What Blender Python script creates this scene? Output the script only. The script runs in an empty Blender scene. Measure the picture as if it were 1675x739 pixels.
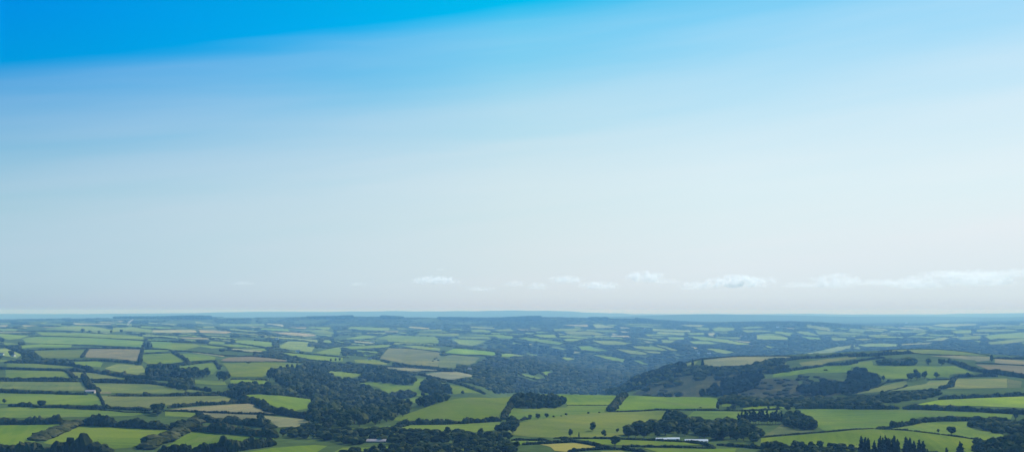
import bpy, math, random
import numpy as np
from mathutils import Vector, Matrix
from mathutils.geometry import delaunay_2d_cdt

rng = np.random.default_rng(7)
random.seed(7)
scene = bpy.context.scene
COL = scene.collection
W, HH, F = 1675.0, 739.0, 1800.0     # photograph's frame and focal length in its pixels
CX, EYE, CAMZ = 837.5, 508.0, 100.0  # centre column, eye-level row, camera height above the plateau

# ------------------------------------------------------------------ helpers
def link(o, parent=None):
    COL.objects.link(o)
    if parent is not None:
        o.parent = parent
    return o

def tag(o, label=None, cat=None, group=None, kind=None):
    if label: o['label'] = label
    if cat: o['category'] = cat
    if group: o['group'] = group
    if kind: o['kind'] = kind
    return o

def mesh_from(name, V, T, tint=None, smooth=False, mat=None):
    V = np.asarray(V, np.float32); T = np.asarray(T, np.int32)
    k = T.shape[1]
    me = bpy.data.meshes.new(name)
    me.vertices.add(len(V)); me.vertices.foreach_set('co', V.ravel())
    me.loops.add(T.size); me.loops.foreach_set('vertex_index', T.ravel())
    me.polygons.add(len(T))
    me.polygons.foreach_set('loop_start', np.arange(0, T.size, k, dtype=np.int32))
    me.polygons.foreach_set('loop_total', np.full(len(T), k, np.int32))
    me.polygons.foreach_set('use_smooth', np.full(len(T), smooth, bool))
    if tint is not None:
        a = me.attributes.new('tint', 'FLOAT', 'POINT')
        a.data.foreach_set('value', np.asarray(tint, np.float32))
    me.update(calc_edges=True)
    if mat: me.materials.append(mat)
    return me

def empty(name, loc, rz=0.0, s=1.0):
    o = bpy.data.objects.new(name, None)
    o.location = loc; o.rotation_euler = (0, 0, rz); o.scale = (s, s, s)
    o.empty_display_size = 1.0
    return link(o)

def nodes_of(m):
    m.use_nodes = True
    nt = m.node_tree; nt.nodes.clear()
    return nt, nt.nodes, nt.links

# ------------------------------------------------------------------ terrain
# height profiles: at a frame column x, (distance, height) pairs from the viewpoint outwards
def zr(D, y): return CAMZ - D * (y - EYE) / F
HILL = [(12, 97.6), (60, 90), (130, 74), (300, 40), (550, 4)]
def prof(*pairs):
    return HILL + [(d, zr(d, y) if y > 400 else y) for d, y in pairs]
PROF = {
 0:   prof((800,735),(1000,692),(1150,662),(1500,627),(2100,588),(3000,562),(4200,545),(6000,532),(8600,523),(10500,524),(15000,523),(19000,513.8),(26000,514)),
 210: prof((800,735),(1000,692),(1150,661),(1500,627),(2100,588),(3000,562),(4200,545),(6000,532),(8600,520.5),(10500,523),(15000,523),(19000,513),(26000,513.3)),
 420: prof((800,735),(1000,691),(1220,655),(1600,621),(2100,594),(2900,571),(4300,551),(5800,538),(7300,531),(8400,518.8),(10500,525),(15000,523),(19500,510.6),(26000,511)),
 600: prof((800,735),(1000,692),(1100,683),(1350,675),(1700,641),(2150,611),(2750,588),(3600,572),(4700,556),(5800,543),(7300,531),(8400,519.2),(10500,525),(15000,523),(19500,509),(26000,510)),
 750: prof((800,733),(1000,691),(1250,651.5),(1430,-18),(1620,645),(1850,628),(2300,606),(2900,590),(3700,573),(4800,556),(6100,541),(7400,531),(8500,520.6),(10500,526),(15000,524),(19500,508.5),(26000,509.5)),
 900: prof((800,731),(1100,676),(1400,645),(1600,-40),(1900,-78),(2300,645),(2750,617),(3300,599),(4100,576),(5300,553),(6500,540),(7600,530),(8600,519.5),(10500,526),(15000,524),(19500,508.5),(26000,509.5)),
 1000: prof((800,730),(1100,677),(1400,647),(1600,-46),(1950,644),(2300,-88),(2700,640),(3300,608),(4100,583),(5300,559),(6400,544),(7600,530),(8600,521.5),(9900,529),(11500,526),(13500,518),(17000,522),(21000,512.3),(26000,512.8)),
 1050: prof((800,730),(1100,678),(1380,648),(1570,-38),(1750,-40),(2050,619),(2450,-72),(3200,-92),(3600,596),(4200,579),(5300,559),(6500,543),(7600,530),(8500,523.5),(9800,530),(11500,526),(13500,516.5),(17000,521),(22000,513),(26000,513)),
 1150: prof((800,730),(1100,679),(1320,650),(1500,-32),(1750,631),(2000,607),(2250,588),(2700,-48),(3600,-75),(4300,577),(5200,561),(6400,545),(7600,532),(8300,527),(9800,532),(11500,526),(13500,514),(17000,521),(22000,513.4),(26000,513.5)),
 1300: prof((800,730),(1000,696),(1200,666),(1450,-20),(1600,641),(1850,611),(2300,579.5),(2800,-45),(3600,-85),(4300,581),(5400,556),(6500,540),(7700,526),(9500,531),(12000,526),(14000,515.5),(17000,520),(22000,514),(26000,514)),
 1500: prof((800,730),(1000,692),(1200,661),(1420,643),(1700,616),(2000,590),(2320,571.5),(2800,-30),(3500,-60),(4200,571),(5400,553),(7000,541),(9000,532),(12000,526),(14000,520),(16000,517),(19000,519),(23000,513.8),(26000,513.8)),
 1675: prof((800,731),(1000,692),(1200,661),(1420,640),(1700,616),(2000,597),(2320,585),(2800,-20),(3400,-42),(4000,571),(5000,554),(6500,538),(8500,529),(11000,524),(13500,518),(15500,520),(17000,519),(20500,511.5),(26000,512.5)),
}
def pchip(x, y, xi):
    x = np.asarray(x, float); y = np.asarray(y, float)
    h = np.diff(x); d = np.diff(y) / h
    m = np.zeros_like(y); m[0] = d[0]; m[-1] = d[-1]
    for i in range(1, len(x) - 1):
        if d[i-1] * d[i] > 0:
            w1 = 2*h[i] + h[i-1]; w2 = h[i] + 2*h[i-1]
            m[i] = (w1 + w2) / (w1 / d[i-1] + w2 / d[i])
    k = np.clip(np.searchsorted(x, xi) - 1, 0, len(h) - 1)
    t = np.clip((xi - x[k]) / h[k], 0, 1); hk = h[k]
    return (y[k]*(1+2*t)*(1-t)**2 + m[k]*hk*t*(1-t)**2 + y[k+1]*t*t*(3-2*t) + m[k+1]*hk*t*t*(t-1))

YR = np.unique(np.concatenate([np.geomspace(12, 600, 60), np.geomspace(600, 2600, 210), np.geomspace(2600, 12000, 170), np.geomspace(12000, 26000, 60)]))
XC = np.concatenate([np.linspace(-1400, -100, 27)[:-1], np.arange(-100, 1776, 6), np.linspace(1780, 3100, 27)])
LY = np.log(YR)
cols = sorted(PROF)
Zc = []
for c in cols:
    p = PROF[c]
    Zc.append(pchip(np.log([a for a, _ in p]), [b for _, b in p], LY))
Zc = np.array(Zc)
Zg = np.zeros((len(YR), len(XC)))
xi = np.clip(XC, cols[0], cols[-1])
for r in range(len(YR)):
    Zg[r] = pchip(cols, Zc[:, r], xi)
def wob(X, Y):
    return (np.sin(X/97+1.3)*np.cos(Y/131+.4) + .8*np.sin(X/61-Y/83+2.1) + .6*np.cos(X/173+Y/211))
XX = (XC[None, :] - CX) / F * YR[:, None]
YY = np.repeat(YR[:, None], len(XC), 1)
sc_ = np.clip(YY / 1400, 0.8, 7)
Zg += np.clip((YY - 650) / 400, 0, 1) * 0.45 * sc_**0.75 * wob(XX / sc_, YY / sc_)
Zg += np.clip((YY - 2900) / 1800, 0, 1) * np.clip((9500 - YY) / 1500, 0, 1) * 3.6 * wob(XX / 3.1 + 40, YY / 2.3)      # folds in the far slopes
fold = np.clip((YY - 2500) / 500, 0, 1) * np.clip((5600 - YY) / 900, 0, 1) * np.clip((XC[None, :] - 640) / 160, 0, 1) * np.clip((1230 - XC[None, :]) / 130, 0, 1)
Zg += fold * 17.0 * (np.sin((XX*.9 + YY*.50) / 215 + .6) + .5*np.sin((XX*.8 - YY*.35) / 330 + 2))        # side combes of the deep valley
Zg += np.clip((YY - 13000) / 4000, 0, 1) * 6.0 * (np.sin(XX/900 + 1) + .7*np.sin(XX/371 + YY/2500) + .5*np.sin(XX/167 + 2) + .35*np.sin(XX/83 + 1))
PY = EYE + (CAMZ - Zg) * F / YR[:, None]

def zat(px, Y):
    px = np.asarray(px, float); Y = np.asarray(Y, float)
    ic = np.clip(np.searchsorted(XC, px) - 1, 0, len(XC) - 2)
    ir = np.clip(np.searchsorted(YR, Y) - 1, 0, len(YR) - 2)
    u = np.clip((px - XC[ic]) / (XC[ic+1] - XC[ic]), 0, 1)
    v = np.clip((Y - YR[ir]) / (YR[ir+1] - YR[ir]), 0, 1)
    return (Zg[ir, ic]*(1-u)*(1-v) + Zg[ir, ic+1]*u*(1-v) + Zg[ir+1, ic]*(1-u)*v + Zg[ir+1, ic+1]*u*v)

LAYER = {'': (560, 26000), 'N': (560, 1480), 'R': (1480, 2420), 'F': (2400, 26000), 'V': (1480, 3500)}
def dist_at(px, py, layer=''):
    """distance at which the line of sight through frame point (px, py) meets the ground"""
    lo, hi = LAYER[layer]
    ic = int(np.clip(np.searchsorted(XC, px) - 1, 0, len(XC) - 2))
    u = (px - XC[ic]) / (XC[ic+1] - XC[ic])
    col = PY[:, ic]*(1-u) + PY[:, ic+1]*u
    a = int(np.searchsorted(YR, lo)); b = int(np.searchsorted(YR, hi))
    seg = col[a:b]
    hit = np.nonzero(seg <= py)[0]
    if len(hit) == 0:
        k = int(np.argmin(seg)); return float(YR[a + k])
    k = hit[0]
    if k == 0: return float(YR[a])
    t = (seg[k-1] - py) / max(seg[k-1] - seg[k], 1e-6)
    return float(YR[a+k-1] + t * (YR[a+k] - YR[a+k-1]))
def world(px, Y, dz=0.0):
    px = np.asarray(px, float); Y = np.asarray(Y, float)
    return np.stack([(px - CX) / F * Y, Y, zat(px, Y) + dz], -1)

vis_run = np.minimum.accumulate(PY, axis=0)
def ground_visible(px, Y, h=0.0):
    """whether a point h metres above the ground shows above all nearer ground"""
    ic = np.clip(np.searchsorted(XC, px), 0, len(XC) - 1)
    ir = np.clip(np.searchsorted(YR, Y) - 1, 0, len(YR) - 1)
    return EYE + (CAMZ - zat(px, Y) - h) * F / Y <= vis_run[ir, ic] + 0.3

# ------------------------------------------------------------------ materials
def ramp(nt, fac, stops):
    n = nt.nodes.new('ShaderNodeValToRGB')
    cr = n.color_ramp
    while len(cr.elements) < len(stops): cr.elements.new(0.5)
    for e, (p, c) in zip(cr.elements, stops):
        e.position = p; e.color = (*c, 1)
    nt.links.new(fac, n.inputs[0]); return n.outputs[0]

def noise(nt, vec, scale, detail=4, rough=.55, dist=0.0):
    n = nt.nodes.new('ShaderNodeTexNoise')
    n.inputs['Scale'].default_value = scale; n.inputs['Detail'].default_value = detail
    n.inputs['Roughness'].default_value = rough; n.inputs['Distortion'].default_value = dist
    if vec is not None: nt.links.new(vec, n.inputs['Vector'])
    return n.outputs['Fac']

def mth(nt, op, a, b=None, clamp=False):
    n = nt.nodes.new('ShaderNodeMath'); n.operation = op; n.use_clamp = clamp
    for i, v in enumerate((a, b)):
        if v is None: continue
        if isinstance(v, (int, float)): n.inputs[i].default_value = v
        else: nt.links.new(v, n.inputs[i])
    return n.outputs[0]

def mixc(nt, fac, a, b, mode='MIX'):
    n = nt.nodes.new('ShaderNodeMix'); n.data_type = 'RGBA'; n.blend_type = mode
    for s, v in ((n.inputs[0], fac), (n.inputs[6], a), (n.inputs[7], b)):
        if isinstance(v, (int, float)): s.default_value = v
        elif isinstance(v, tuple): s.default_value = (*v, 1) if len(v) == 3 else v
        else: nt.links.new(v, s)
    return n.outputs[2]

def geo_pos(nt):
    return nt.nodes.new('ShaderNodeNewGeometry').outputs['Position']

def mapped(nt, vec, sc, rot=0.0):
    n = nt.nodes.new('ShaderNodeMapping'); n.inputs['Scale'].default_value = sc
    n.inputs['Rotation'].default_value = (0, 0, rot)
    nt.links.new(vec, n.inputs['Vector']); return n.outputs[0]

def out_diffuse(nt, color, rough=1.0, translucent=0.0):
    o = nt.nodes.new('ShaderNodeOutputMaterial')
    d = nt.nodes.new('ShaderNodeBsdfDiffuse'); nt.links.new(color, d.inputs[0])
    sh = d.outputs[0]
    if translucent:
        t = nt.nodes.new('ShaderNodeBsdfTranslucent')
        c2 = mixc(nt, 1.0, color, (1.15, 1.2, 0.7), 'MULTIPLY'); nt.links.new(c2, t.inputs[0])
        m = nt.nodes.new('ShaderNodeMixShader'); m.inputs[0].default_value = translucent
        nt.links.new(sh, m.inputs[1]); nt.links.new(t.outputs[0], m.inputs[2]); sh = m.outputs[0]
    nt.links.new(sh, o.inputs['Surface'])

def mat_ground():
    m = bpy.data.materials.new('rough_ground'); nt, N, L = nodes_of(m)
    p = geo_pos(nt)
    a = noise(nt, p, .011, 5, .6); b = noise(nt, p, .09, 4, .6)
    f = mth(nt, 'ADD', mth(nt, 'MULTIPLY', a, .6), mth(nt, 'MULTIPLY', b, .4))
    c = ramp(nt, f, [(.34, (.045, .070, .020)), (.5, (.070, .108, .027)), (.64, (.100, .145, .035)), (.8, (.125, .135, .045))])
    out_diffuse(nt, c); return m

def mat_field():
    """one soil-and-grass material; each field's own crop colour is its object colour"""
    m = bpy.data.materials.new('field_turf'); nt, N, L = nodes_of(m)
    p = geo_pos(nt); oi = N.new('ShaderNodeObjectInfo')
    base = oi.outputs['Color']
    rot = N.new('ShaderNodeVectorRotate'); rot.rotation_type = 'Z_AXIS'; L.new(p, rot.inputs['Vector'])
    L.new(mth(nt, 'MULTIPLY', oi.outputs['Random'], 3.1416), rot.inputs['Angle'])
    pr = rot.outputs[0]
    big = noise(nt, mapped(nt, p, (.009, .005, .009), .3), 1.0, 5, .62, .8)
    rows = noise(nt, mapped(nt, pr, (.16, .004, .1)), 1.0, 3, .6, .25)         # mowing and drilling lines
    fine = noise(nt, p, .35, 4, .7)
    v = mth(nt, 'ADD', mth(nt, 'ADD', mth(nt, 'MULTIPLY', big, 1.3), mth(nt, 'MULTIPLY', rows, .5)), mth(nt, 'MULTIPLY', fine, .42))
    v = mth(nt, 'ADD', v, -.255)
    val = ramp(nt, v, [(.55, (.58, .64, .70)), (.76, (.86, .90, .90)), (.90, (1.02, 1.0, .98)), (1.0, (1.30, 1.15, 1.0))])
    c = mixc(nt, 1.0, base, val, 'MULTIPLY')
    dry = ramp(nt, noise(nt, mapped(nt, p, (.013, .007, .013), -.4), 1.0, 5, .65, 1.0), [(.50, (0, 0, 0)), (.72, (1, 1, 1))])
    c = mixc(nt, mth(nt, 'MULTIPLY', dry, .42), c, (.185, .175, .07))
    out_diffuse(nt, c); return m

def mat_leaf(name, lo, mid, hi, trans=.18):
    m = bpy.data.materials.new(name); nt, N, L = nodes_of(m)
    at = N.new('ShaderNodeAttribute'); at.attribute_name = 'tint'
    oi = N.new('ShaderNodeObjectInfo')
    n1 = noise(nt, geo_pos(nt), .35, 2, .6)
    f = mth(nt, 'ADD', mth(nt, 'MULTIPLY', at.outputs['Fac'], .62), mth(nt, 'MULTIPLY', oi.outputs['Random'], .24))
    f = mth(nt, 'ADD', f, mth(nt, 'MULTIPLY', n1, .22), True)
    c = ramp(nt, f, [(.12, lo), (.5, mid), (.95, hi)])
    out_diffuse(nt, c, 1.0, trans); return m

def mat_plain(name, col, vary=.12, scale=.6, rough=.8):
    m = bpy.data.materials.new(name); nt, N, L = nodes_of(m)
    n1 = noise(nt, geo_pos(nt), scale, 4, .6)
    c = ramp(nt, n1, [(.3, tuple(x*(1-vary) for x in col)), (.7, tuple(min(x*(1+vary), .95) for x in col))])
    o = N.new('ShaderNodeOutputMaterial'); b = N.new('ShaderNodeBsdfPrincipled')
    b.inputs['Roughness'].default_value = rough
    L.new(c, b.inputs['Base Color']); L.new(b.outputs[0], o.inputs['Surface']); return m

M_GROUND = mat_ground(); M_FIELD = mat_field()
M_LEAF = mat_leaf('broadleaf_foliage', (.010, .019, .005), (.048, .068, .016), (.175, .180, .055), .18)
M_HEDGE = mat_leaf('hedge_foliage', (.010, .018, .005), (.046, .056, .016), (.165, .155, .058), .08)
M_CONI = mat_leaf('conifer_foliage', (.010, .022, .012), (.018, .034, .016), (.034, .052, .024), .1)
M_PALE = mat_leaf('willow_foliage', (.04, .055, .028), (.065, .08, .04), (.11, .115, .06))
M_BARK = mat_plain('bark', (.075, .058, .042), .3, 2.0, .9)
M_WHITE = mat_plain('white_render', (.78, .77, .73), .06)
M_METAL = mat_plain('pale_sheet_roof', (.72, .73, .74), .08, .3, .45)
M_PINK = mat_plain('weathered_sheet_roof', (.46, .38, .36), .15, .3, .6)
M_SLATE = mat_plain('slate_roof', (.13, .13, .145), .2, .8, .6)
M_BRICK = mat_plain('stone_wall', (.33, .29, .24), .2, .9, .9)
M_GLASSD = mat_plain('dark_window_glass', (.03, .035, .045), .2, 1, .2)
M_DOOR = mat_plain('painted_door', (.10, .12, .10), .2, 1, .6)

# ------------------------------------------------------------------ ground sheet
nR, nC = Zg.shape
Vt = np.stack([XX, YY, Zg], -1).reshape(-1, 3)
ii = (np.arange(nR-1)[:, None]*nC + np.arange(nC-1)[None, :]).ravel()
Q = np.stack([ii, ii+1, ii+nC+1, ii+nC], -1)
terrain = link(bpy.data.objects.new('terrain', mesh_from('terrain', Vt, Q, smooth=True, mat=M_GROUND)))
tag(terrain, 'rolling farmland ground of dark rough grass running out to the horizon', 'ground', kind='structure')
# ------------------------------------------------------------------ survey sheets: corner points read off in twelve enlarged sheets
SHEET = {}
for i, ox in enumerate((0, 280, 560, 840, 1120, 1395)):
    SHEET['A%d' % (i+1)] = (ox, 505.0); SHEET['B%d' % (i+1)] = (ox, 619.0)
SK = 5.982
def pts(sheet, s):
    ox, oy = SHEET[sheet]
    return [(ox + float(a)/SK, oy + float(b)/SK) for a, b in (q.split(',') for q in s.split())]

CROP = {'g': (.138, .205, .018), 'G': (.200, .285, .022), 'm': (.142, .200, .030), 'p': (.180, .222, .055), 'o': (.120, .150, .050), 'd': (.056, .064, .028), 't': (.222, .206, .098), 'w': (.245, .245, .115), 'y': (.245, .255, .055)}
# sheet, crop, layer, corners, label (None: a far field of a group)
FIELDS = [
('B1','g','','-70,455 640,445 560,500 400,560 340,620 150,660 -70,640','bright green corner pasture below the tall hedge, cut by a thick slanting hedge'),
('B1','g','','800,455 1660,495 1560,545 1340,670 1080,690 700,680 420,630','bright green pasture between two thick slanting tree hedges'),
('B2','g','','-40,660 200,515 480,530 1010,578 990,650 600,680 200,700 -70,690','bright green pasture under the dark double tree belt'),
('B1','m','','160,278 620,290 1000,306 1240,330 1490,334 1300,365 860,375 560,380 150,385 -70,380 -70,300','light green strip field right behind the tall front hedge'),
('B1','m','','-70,138 900,158 985,190 1015,268 600,255 -70,245','mid green field with a pale barn at its far corner'),
('B1','p','','985,168 1675,170 2130,163 2320,218 2000,238 1600,265 1480,290 1018,270','long pale green field with a pinkish dry edge'),
('B2','t','','-20,305 450,262 770,244 860,270 1010,345 700,332 300,318','long straw-coloured field narrowing at both ends'),
('B2','t','','310,333 860,348 875,400 620,418 340,378','pinkish tan strip behind the dark tree belt'),
('B2','w','','890,362 1440,410 1310,470 1050,475 970,420','pale straw field beside the valley wood'),
('B2','m','','-60,320 250,336 280,380 -60,370','small green strip at the end of the tan fields'),
('B1','p','','-70,28 800,33 870,118 500,120 0,98 -70,98','pale green field in front of a lumpy hedge with white gaps'),
('B1','p','','900,42 1500,52 1750,85 2020,128 1680,146 1300,146 955,135','pale green field tapering to a point by the winding hedge'),
('B2','g','','710,162 1415,203 1385,295 1200,320 1070,295 850,215','fresh green field against the edge of the valley wood'),
('B2','g','','585,5 900,5 965,52 640,78 575,62','small green field with dark hedge at its foot'),
('B2','m','','195,12 520,28 545,62 420,64 195,46','little green paddock among hedgerow trees'),
('B2','m','','845,117 1155,117 1120,165 900,150','little green paddock below the wood tip'),
('B2','g','','680,730 1000,678 1400,648 1530,660 1400,735','bright green field at the bottom edge under round trees'),
('B3','g','','-100,728 0,676 640,666 610,722 -60,745','bright green field at the bottom edge below the long barn'),
('B4','g','','-10,608 332,610 180,634 100,646 -10,645','tiny green paddock between dark lane hedges'),
('B4','y','','255,645 600,630 890,682 520,716 400,706 370,670','yellow-green wedge field between the lane hedges'),
('B4','g','','630,592 920,594 1675,624 1880,650 1600,655 1100,655 960,645 810,645','long thin green field in front of the white sheds'),
('B4','g','','1270,680 1960,688 2180,682 2150,750 1500,745','bright green field cut by the bottom edge near the sheds'),
('B4','y','','870,712 1060,703 1150,740 800,740','dry green corner at the bottom edge by the lane'),
('B3','g','','990,690 1310,680 1300,705 990,716','small green gap between bottom tree belts'),
('B3','g','','1470,705 1690,698 1690,730 1470,730','small green corner right at the bottom edge'),
('B3','g','N','450,395 640,345 800,285 1000,225 1350,168 1675,146 1760,146 1660,230 1575,395 1100,428 880,432 640,418 520,410','big domed green field above the valley wood'),
('B3','m','','645,455 1000,452 1540,424 1530,500 1300,525 1000,540 800,540 560,550 370,545 500,495','mid green field under the domed field, behind round trees'),
('B3','m','','165,488 540,458 550,472 180,500 -50,518 -50,495','thin green strip at the foot of the valley wood'),
('B4','g','N','30,146 150,146 700,160 1010,166 970,225 922,260 525,260 500,190 200,160','green hilltop field around the dark oblong copse'),
('B4','m','N','-25,288 520,283 535,264 925,264 925,328 520,358 350,388 0,432 -60,415','duller green slope in front of the oblong copse'),
('B4','m','N','-20,445 500,357 940,330 1610,308 1530,405 1300,480 1190,500 1040,570 600,580 200,575 -60,545','wide sweeping green field with a lone round tree'),
('B4','g','N','1110,168 1675,172 2010,200 1990,290 1650,300 1400,302 990,326 1040,250','green hilltop field beyond the slanting tree strip'),
('B5','m','N','90,320 600,323 930,308 900,340 540,365 500,450 400,450 -40,455 -20,410','pale green field with a row of pines on its edge'),
('B5','g','N','570,290 950,260 1110,258 960,300 580,312','thin bright strip under the heath slope'),
('B5','g','N','365,226 475,226 445,275 365,275','tiny green square beside a pale bush'),
('B5','m','N','1060,305 1200,293 1700,298 2300,308 3210,352 3190,400 2700,372 2300,380 2100,448 1900,488 1650,492 1380,517 1250,440 1140,360','broad dull green field right of the dark rounded copse'),
('B6','m','N','380,490 470,476 650,428 1040,414 1290,428 1110,465 1200,505 1440,535 1490,570 1640,570 1620,640 1530,640 1400,600 1250,603 900,558 520,508','green field with one spreading lone tree'),
('B5','g','N','750,580 1280,540 1640,504 1850,492 2300,520 2900,602 2900,720 2500,760 2200,720 1700,700 1400,710 1330,680 1100,660 740,645','large green field behind the front row of conifers'),
('B5','o','N','770,562 950,445 1090,510 1270,498 1260,532 850,566','rough olive corner below the dark rounded copse'),
('B6','G','N','620,256 860,208 1675,168 1790,168 1790,290 1600,284 1250,268 800,260','brightest yellow-green field at the frame edge'),
('B6','p','R','925,132 1000,5 1510,0 1510,128 1200,124 1080,134','dull pale green field on the hill above a dark hedge'),
('B6','o','R','1512,5 1655,28 1645,102 1512,128','olive end of the pale hill field'),
('B6','p','R','340,152 720,50 750,22 960,15 865,100 850,140 700,155 500,185 345,185','pale green hill field beside the twin round trees'),
('B6','p','R','-10,178 240,88 520,20 530,65 340,148 240,165 140,165 20,186','narrow pale field climbing to a clump of round trees'),
('B6','g','','275,232 405,232 310,254','sliver of bright green between two hedges'),
('B5','d','R','480,130 700,10 900,-5 1100,15 1140,90 1400,0 1560,30 1650,130 1400,190 900,196 540,190','brown heathy slope under the dark woods'),
('B5','d','R','-10,115 250,25 440,5 200,95 130,178 -10,170','brown heathy spur between two tongues of wood'),
('B5','d','R','-510,150 -360,75 -60,-10 300,-40 690,-70 450,70 150,180 -120,190','brown heathy nose of the hill spur above the deep valley'),
('A5','w','R','190,500 520,470 1000,466 1085,475 900,505 740,530 640,555 330,572 188,582','long straw field on the hill crest'),
('A5','p','R','-30,552 130,510 85,565 0,595 -65,592','pale green end field on the hill crest'),
('A5','p','R','1115,527 1400,490 1680,468 1680,487 1400,524 1340,548 1150,560','green strip between two tree belts on the hill'),
('A5','p','R','940,545 1000,533 985,557 935,562','tiny green gap in the hill trees'),
('A5','p','R','660,612 940,573 985,583 880,614 675,650','yellow-green strip above the dark wood'),
('A5','g','R','860,668 870,640 1070,607 1400,562 1580,560 1645,545 1610,620 1520,624 1200,628 1000,660','green field winding above the dark hill wood'),
('A6','g','R','-5,530 190,512 200,552 650,563 1000,562 1195,632 1000,634 950,645 935,675 860,664 760,686 640,634 540,686 330,684 260,644 120,604 -5,568','green hill field with a row of broad trees along its top'),
('A6','p','R','260,417 600,394 900,404 1150,430 1335,460 1100,456 700,441 590,427','pale domed field on top of the hill'),
('A6','w','R','755,461 1100,460 1345,472 1340,503 1220,518 1190,503 1050,492','dry pale field under the hill top'),
('A6','t','R','1388,490 1790,503 1790,548 1388,532','reddish tan field at the frame edge on the hill'),
('A6','t','R','1195,545 1450,550 1790,562 1790,650 1640,634 1500,605 1320,592','pinkish ploughed field running out of frame'),
('A1','m','','55,598 640,613 690,683 400,692 55,675',None),('A1','p','','695,618 950,630 1230,688 900,690 735,672',None),
('A1','m','','65,533 350,538 745,576 600,584 65,570',None),('A1','m','','715,523 950,513 1010,530 980,572 755,557',None),
('A1','p','','1025,582 1150,538 1390,558 1418,600 1412,655 1250,634 1055,597',None),('A1','m','','325,412 480,405 825,398 790,475 690,500 640,483 420,478',None),
('A1','t','','868,392 1385,398 1350,482 1330,510 1100,485 840,474 830,440',None),('A1','g','','1393,448 1675,434 1695,450 1795,518 1675,535 1450,540 1395,508',None),
('A1','m','','1398,400 1640,403 1680,412 1450,427 1398,427',None),('A1','g','','195,362 430,343 705,353 695,378 330,380 215,388',None),
('A1','m','','215,294 380,273 1000,288 1405,318 1378,378 900,352 430,342 255,332',None),('A1','m','','1478,318 1680,328 1680,398 1488,378',None),
('A1','g','','-60,243 300,258 200,292 90,302 20,292 -60,260',None),('A1','g','','415,260 350,228 700,238 860,238 1405,274 1405,302 900,277 640,267',None),
('A1','m','','425,202 560,178 750,168 900,173 1095,204 1105,232 800,217 700,212',None),('A1','m','','1105,188 1300,178 1485,204 1485,234 1220,217 1105,227',None),
('A1','w','','1496,208 1680,210 1680,237 1486,234',None),('A1','m','','35,328 205,348 45,357',None),('A1','p','','-60,388 60,388 215,450 160,485 -60,440',None),
('A1','m','','-60,502 335,500 60,518 -60,524',None),('A1','w','','715,139 1095,149 1085,157 715,157',None),('A1','t','','-60,154 85,159 60,177 -60,177',None),
('A1','w','','215,160 370,165 240,177',None),('A1','w','','-60,222 310,232 -60,236',None),('A1','w','','395,178 555,178 480,186',None),('A1','w','','1085,118 1215,118 1180,132',None),
('A2','g','','65,438 300,448 435,473 425,498 180,513 105,472',None),('A2','w','','195,427 350,430 545,455 505,468 330,447',None),
('A2','t','','485,502 560,476 780,468 1000,488 1200,516 900,518 535,518',None),('A2','g','','500,532 590,533 900,522 1335,540 1325,562 1000,595 930,650 900,668 590,662 540,575',None),
('A2','m','','-15,575 430,528 448,602 400,645 330,624 220,604 90,600 25,604',None),('A2','g','','-15,335 220,343 305,365 220,383 100,410 -15,405',None),
('A2','m','','288,357 565,380 400,388 300,372',None),('A2','m','','375,319 545,330 500,347 365,347',None),('A2','m','','615,309 750,308 985,330 995,372 900,378 635,332',None),
('A2','m','','475,349 650,348 935,395 925,413 740,392 555,367',None),('A2','p','','1045,372 1130,323 1345,323 1325,370 1405,375 1375,424 1260,412 1085,387',None),
('A2','g','','1088,428 1400,453 1680,478 1680,513 1560,518 1400,502 1180,462',None),('A2','g','','1385,437 1550,393 1675,368 1665,402 1645,458',None),
('A2','w','','945,228 1200,233 1400,253 1425,265 1300,270 1060,247',None),('A2','w','','265,208 430,210 595,230 540,243 280,232',None),('A2','w','','-15,206 200,208 255,230 -15,234',None),
('A2','m','','465,148 925,148 905,167 480,167',None),('A2','m','','1195,208 1500,208 1605,235 1560,252 1350,217',None),('A2','m','','1485,308 1565,308 1565,332 1485,327',None),
('A2','m','','1505,608 1680,618 1680,665 1600,655 1505,645',None),('A2','m','','1035,610 1300,598 1325,622 1150,640 1050,634',None),('A2','t','','75,279 350,284 375,302 120,294',None),
('A2','m','','300,175 420,172 440,185 310,190',None),
('A3','g','','-15,372 400,353 480,356 475,374 300,384 80,398 55,382',None),('A3','g','','328,291 460,258 900,273 935,290 945,334 850,343 450,322 435,302',None),
('A3','m','','1075,298 1400,313 1315,352 1270,362 1145,347',None),('A3','o','','455,384 700,393 965,430 935,565 700,550 500,515 365,484 415,430',None),
('A3','o','','935,470 1100,453 1345,478 1285,533 1230,550 1110,535 1110,585 945,572',None),('A3','g','','1003,431 1090,390 1300,403 1515,430 1483,458 1200,447',None),
('A3','g','','1525,466 1600,438 1680,443 1680,473',None),('A3','g','','115,499 290,493 445,535 435,548 290,538 125,523',None),
('A3','w','','155,558 400,558 740,578 970,600 900,618 560,608 380,593 365,572',None),('A3','w','','790,641 960,618 1120,618 1320,665 1200,668 1130,684 1080,694 980,684',None),
('A3','g','','-15,618 180,638 150,660 60,685 -15,695',None),('A3','m','','570,359 700,360 965,390 945,413 700,388',None),
('A3','g','','735,243 1135,243 1145,264 1080,270 755,252',None),('A3','g','','1195,253 1520,256 1670,270 1660,293 1540,288 1500,270',None),('A3','m','','1245,211 1360,203 1455,220 1435,232 1265,224',None),
('A3','m','','1475,204 1640,198 1680,215 1530,220',None),('A3','m','','725,214 980,201 965,214 750,220',None),('A3','m','','25,291 200,263 345,268 280,288 55,297',None),('A3','m','','-15,213 100,213 60,220',None),
('B3','g','','165,45 350,28 560,66 690,72 720,0 800,0 780,50 740,90 770,130 850,150 840,172 690,168 650,137 470,137 430,148 370,95 250,65',None),
('B3','g','V','840,6 1040,58 1375,152 1090,154 1050,110 1000,70 900,20',None),('B3','m','','555,212 740,183 805,190 765,245 600,227',None),
]
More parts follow.
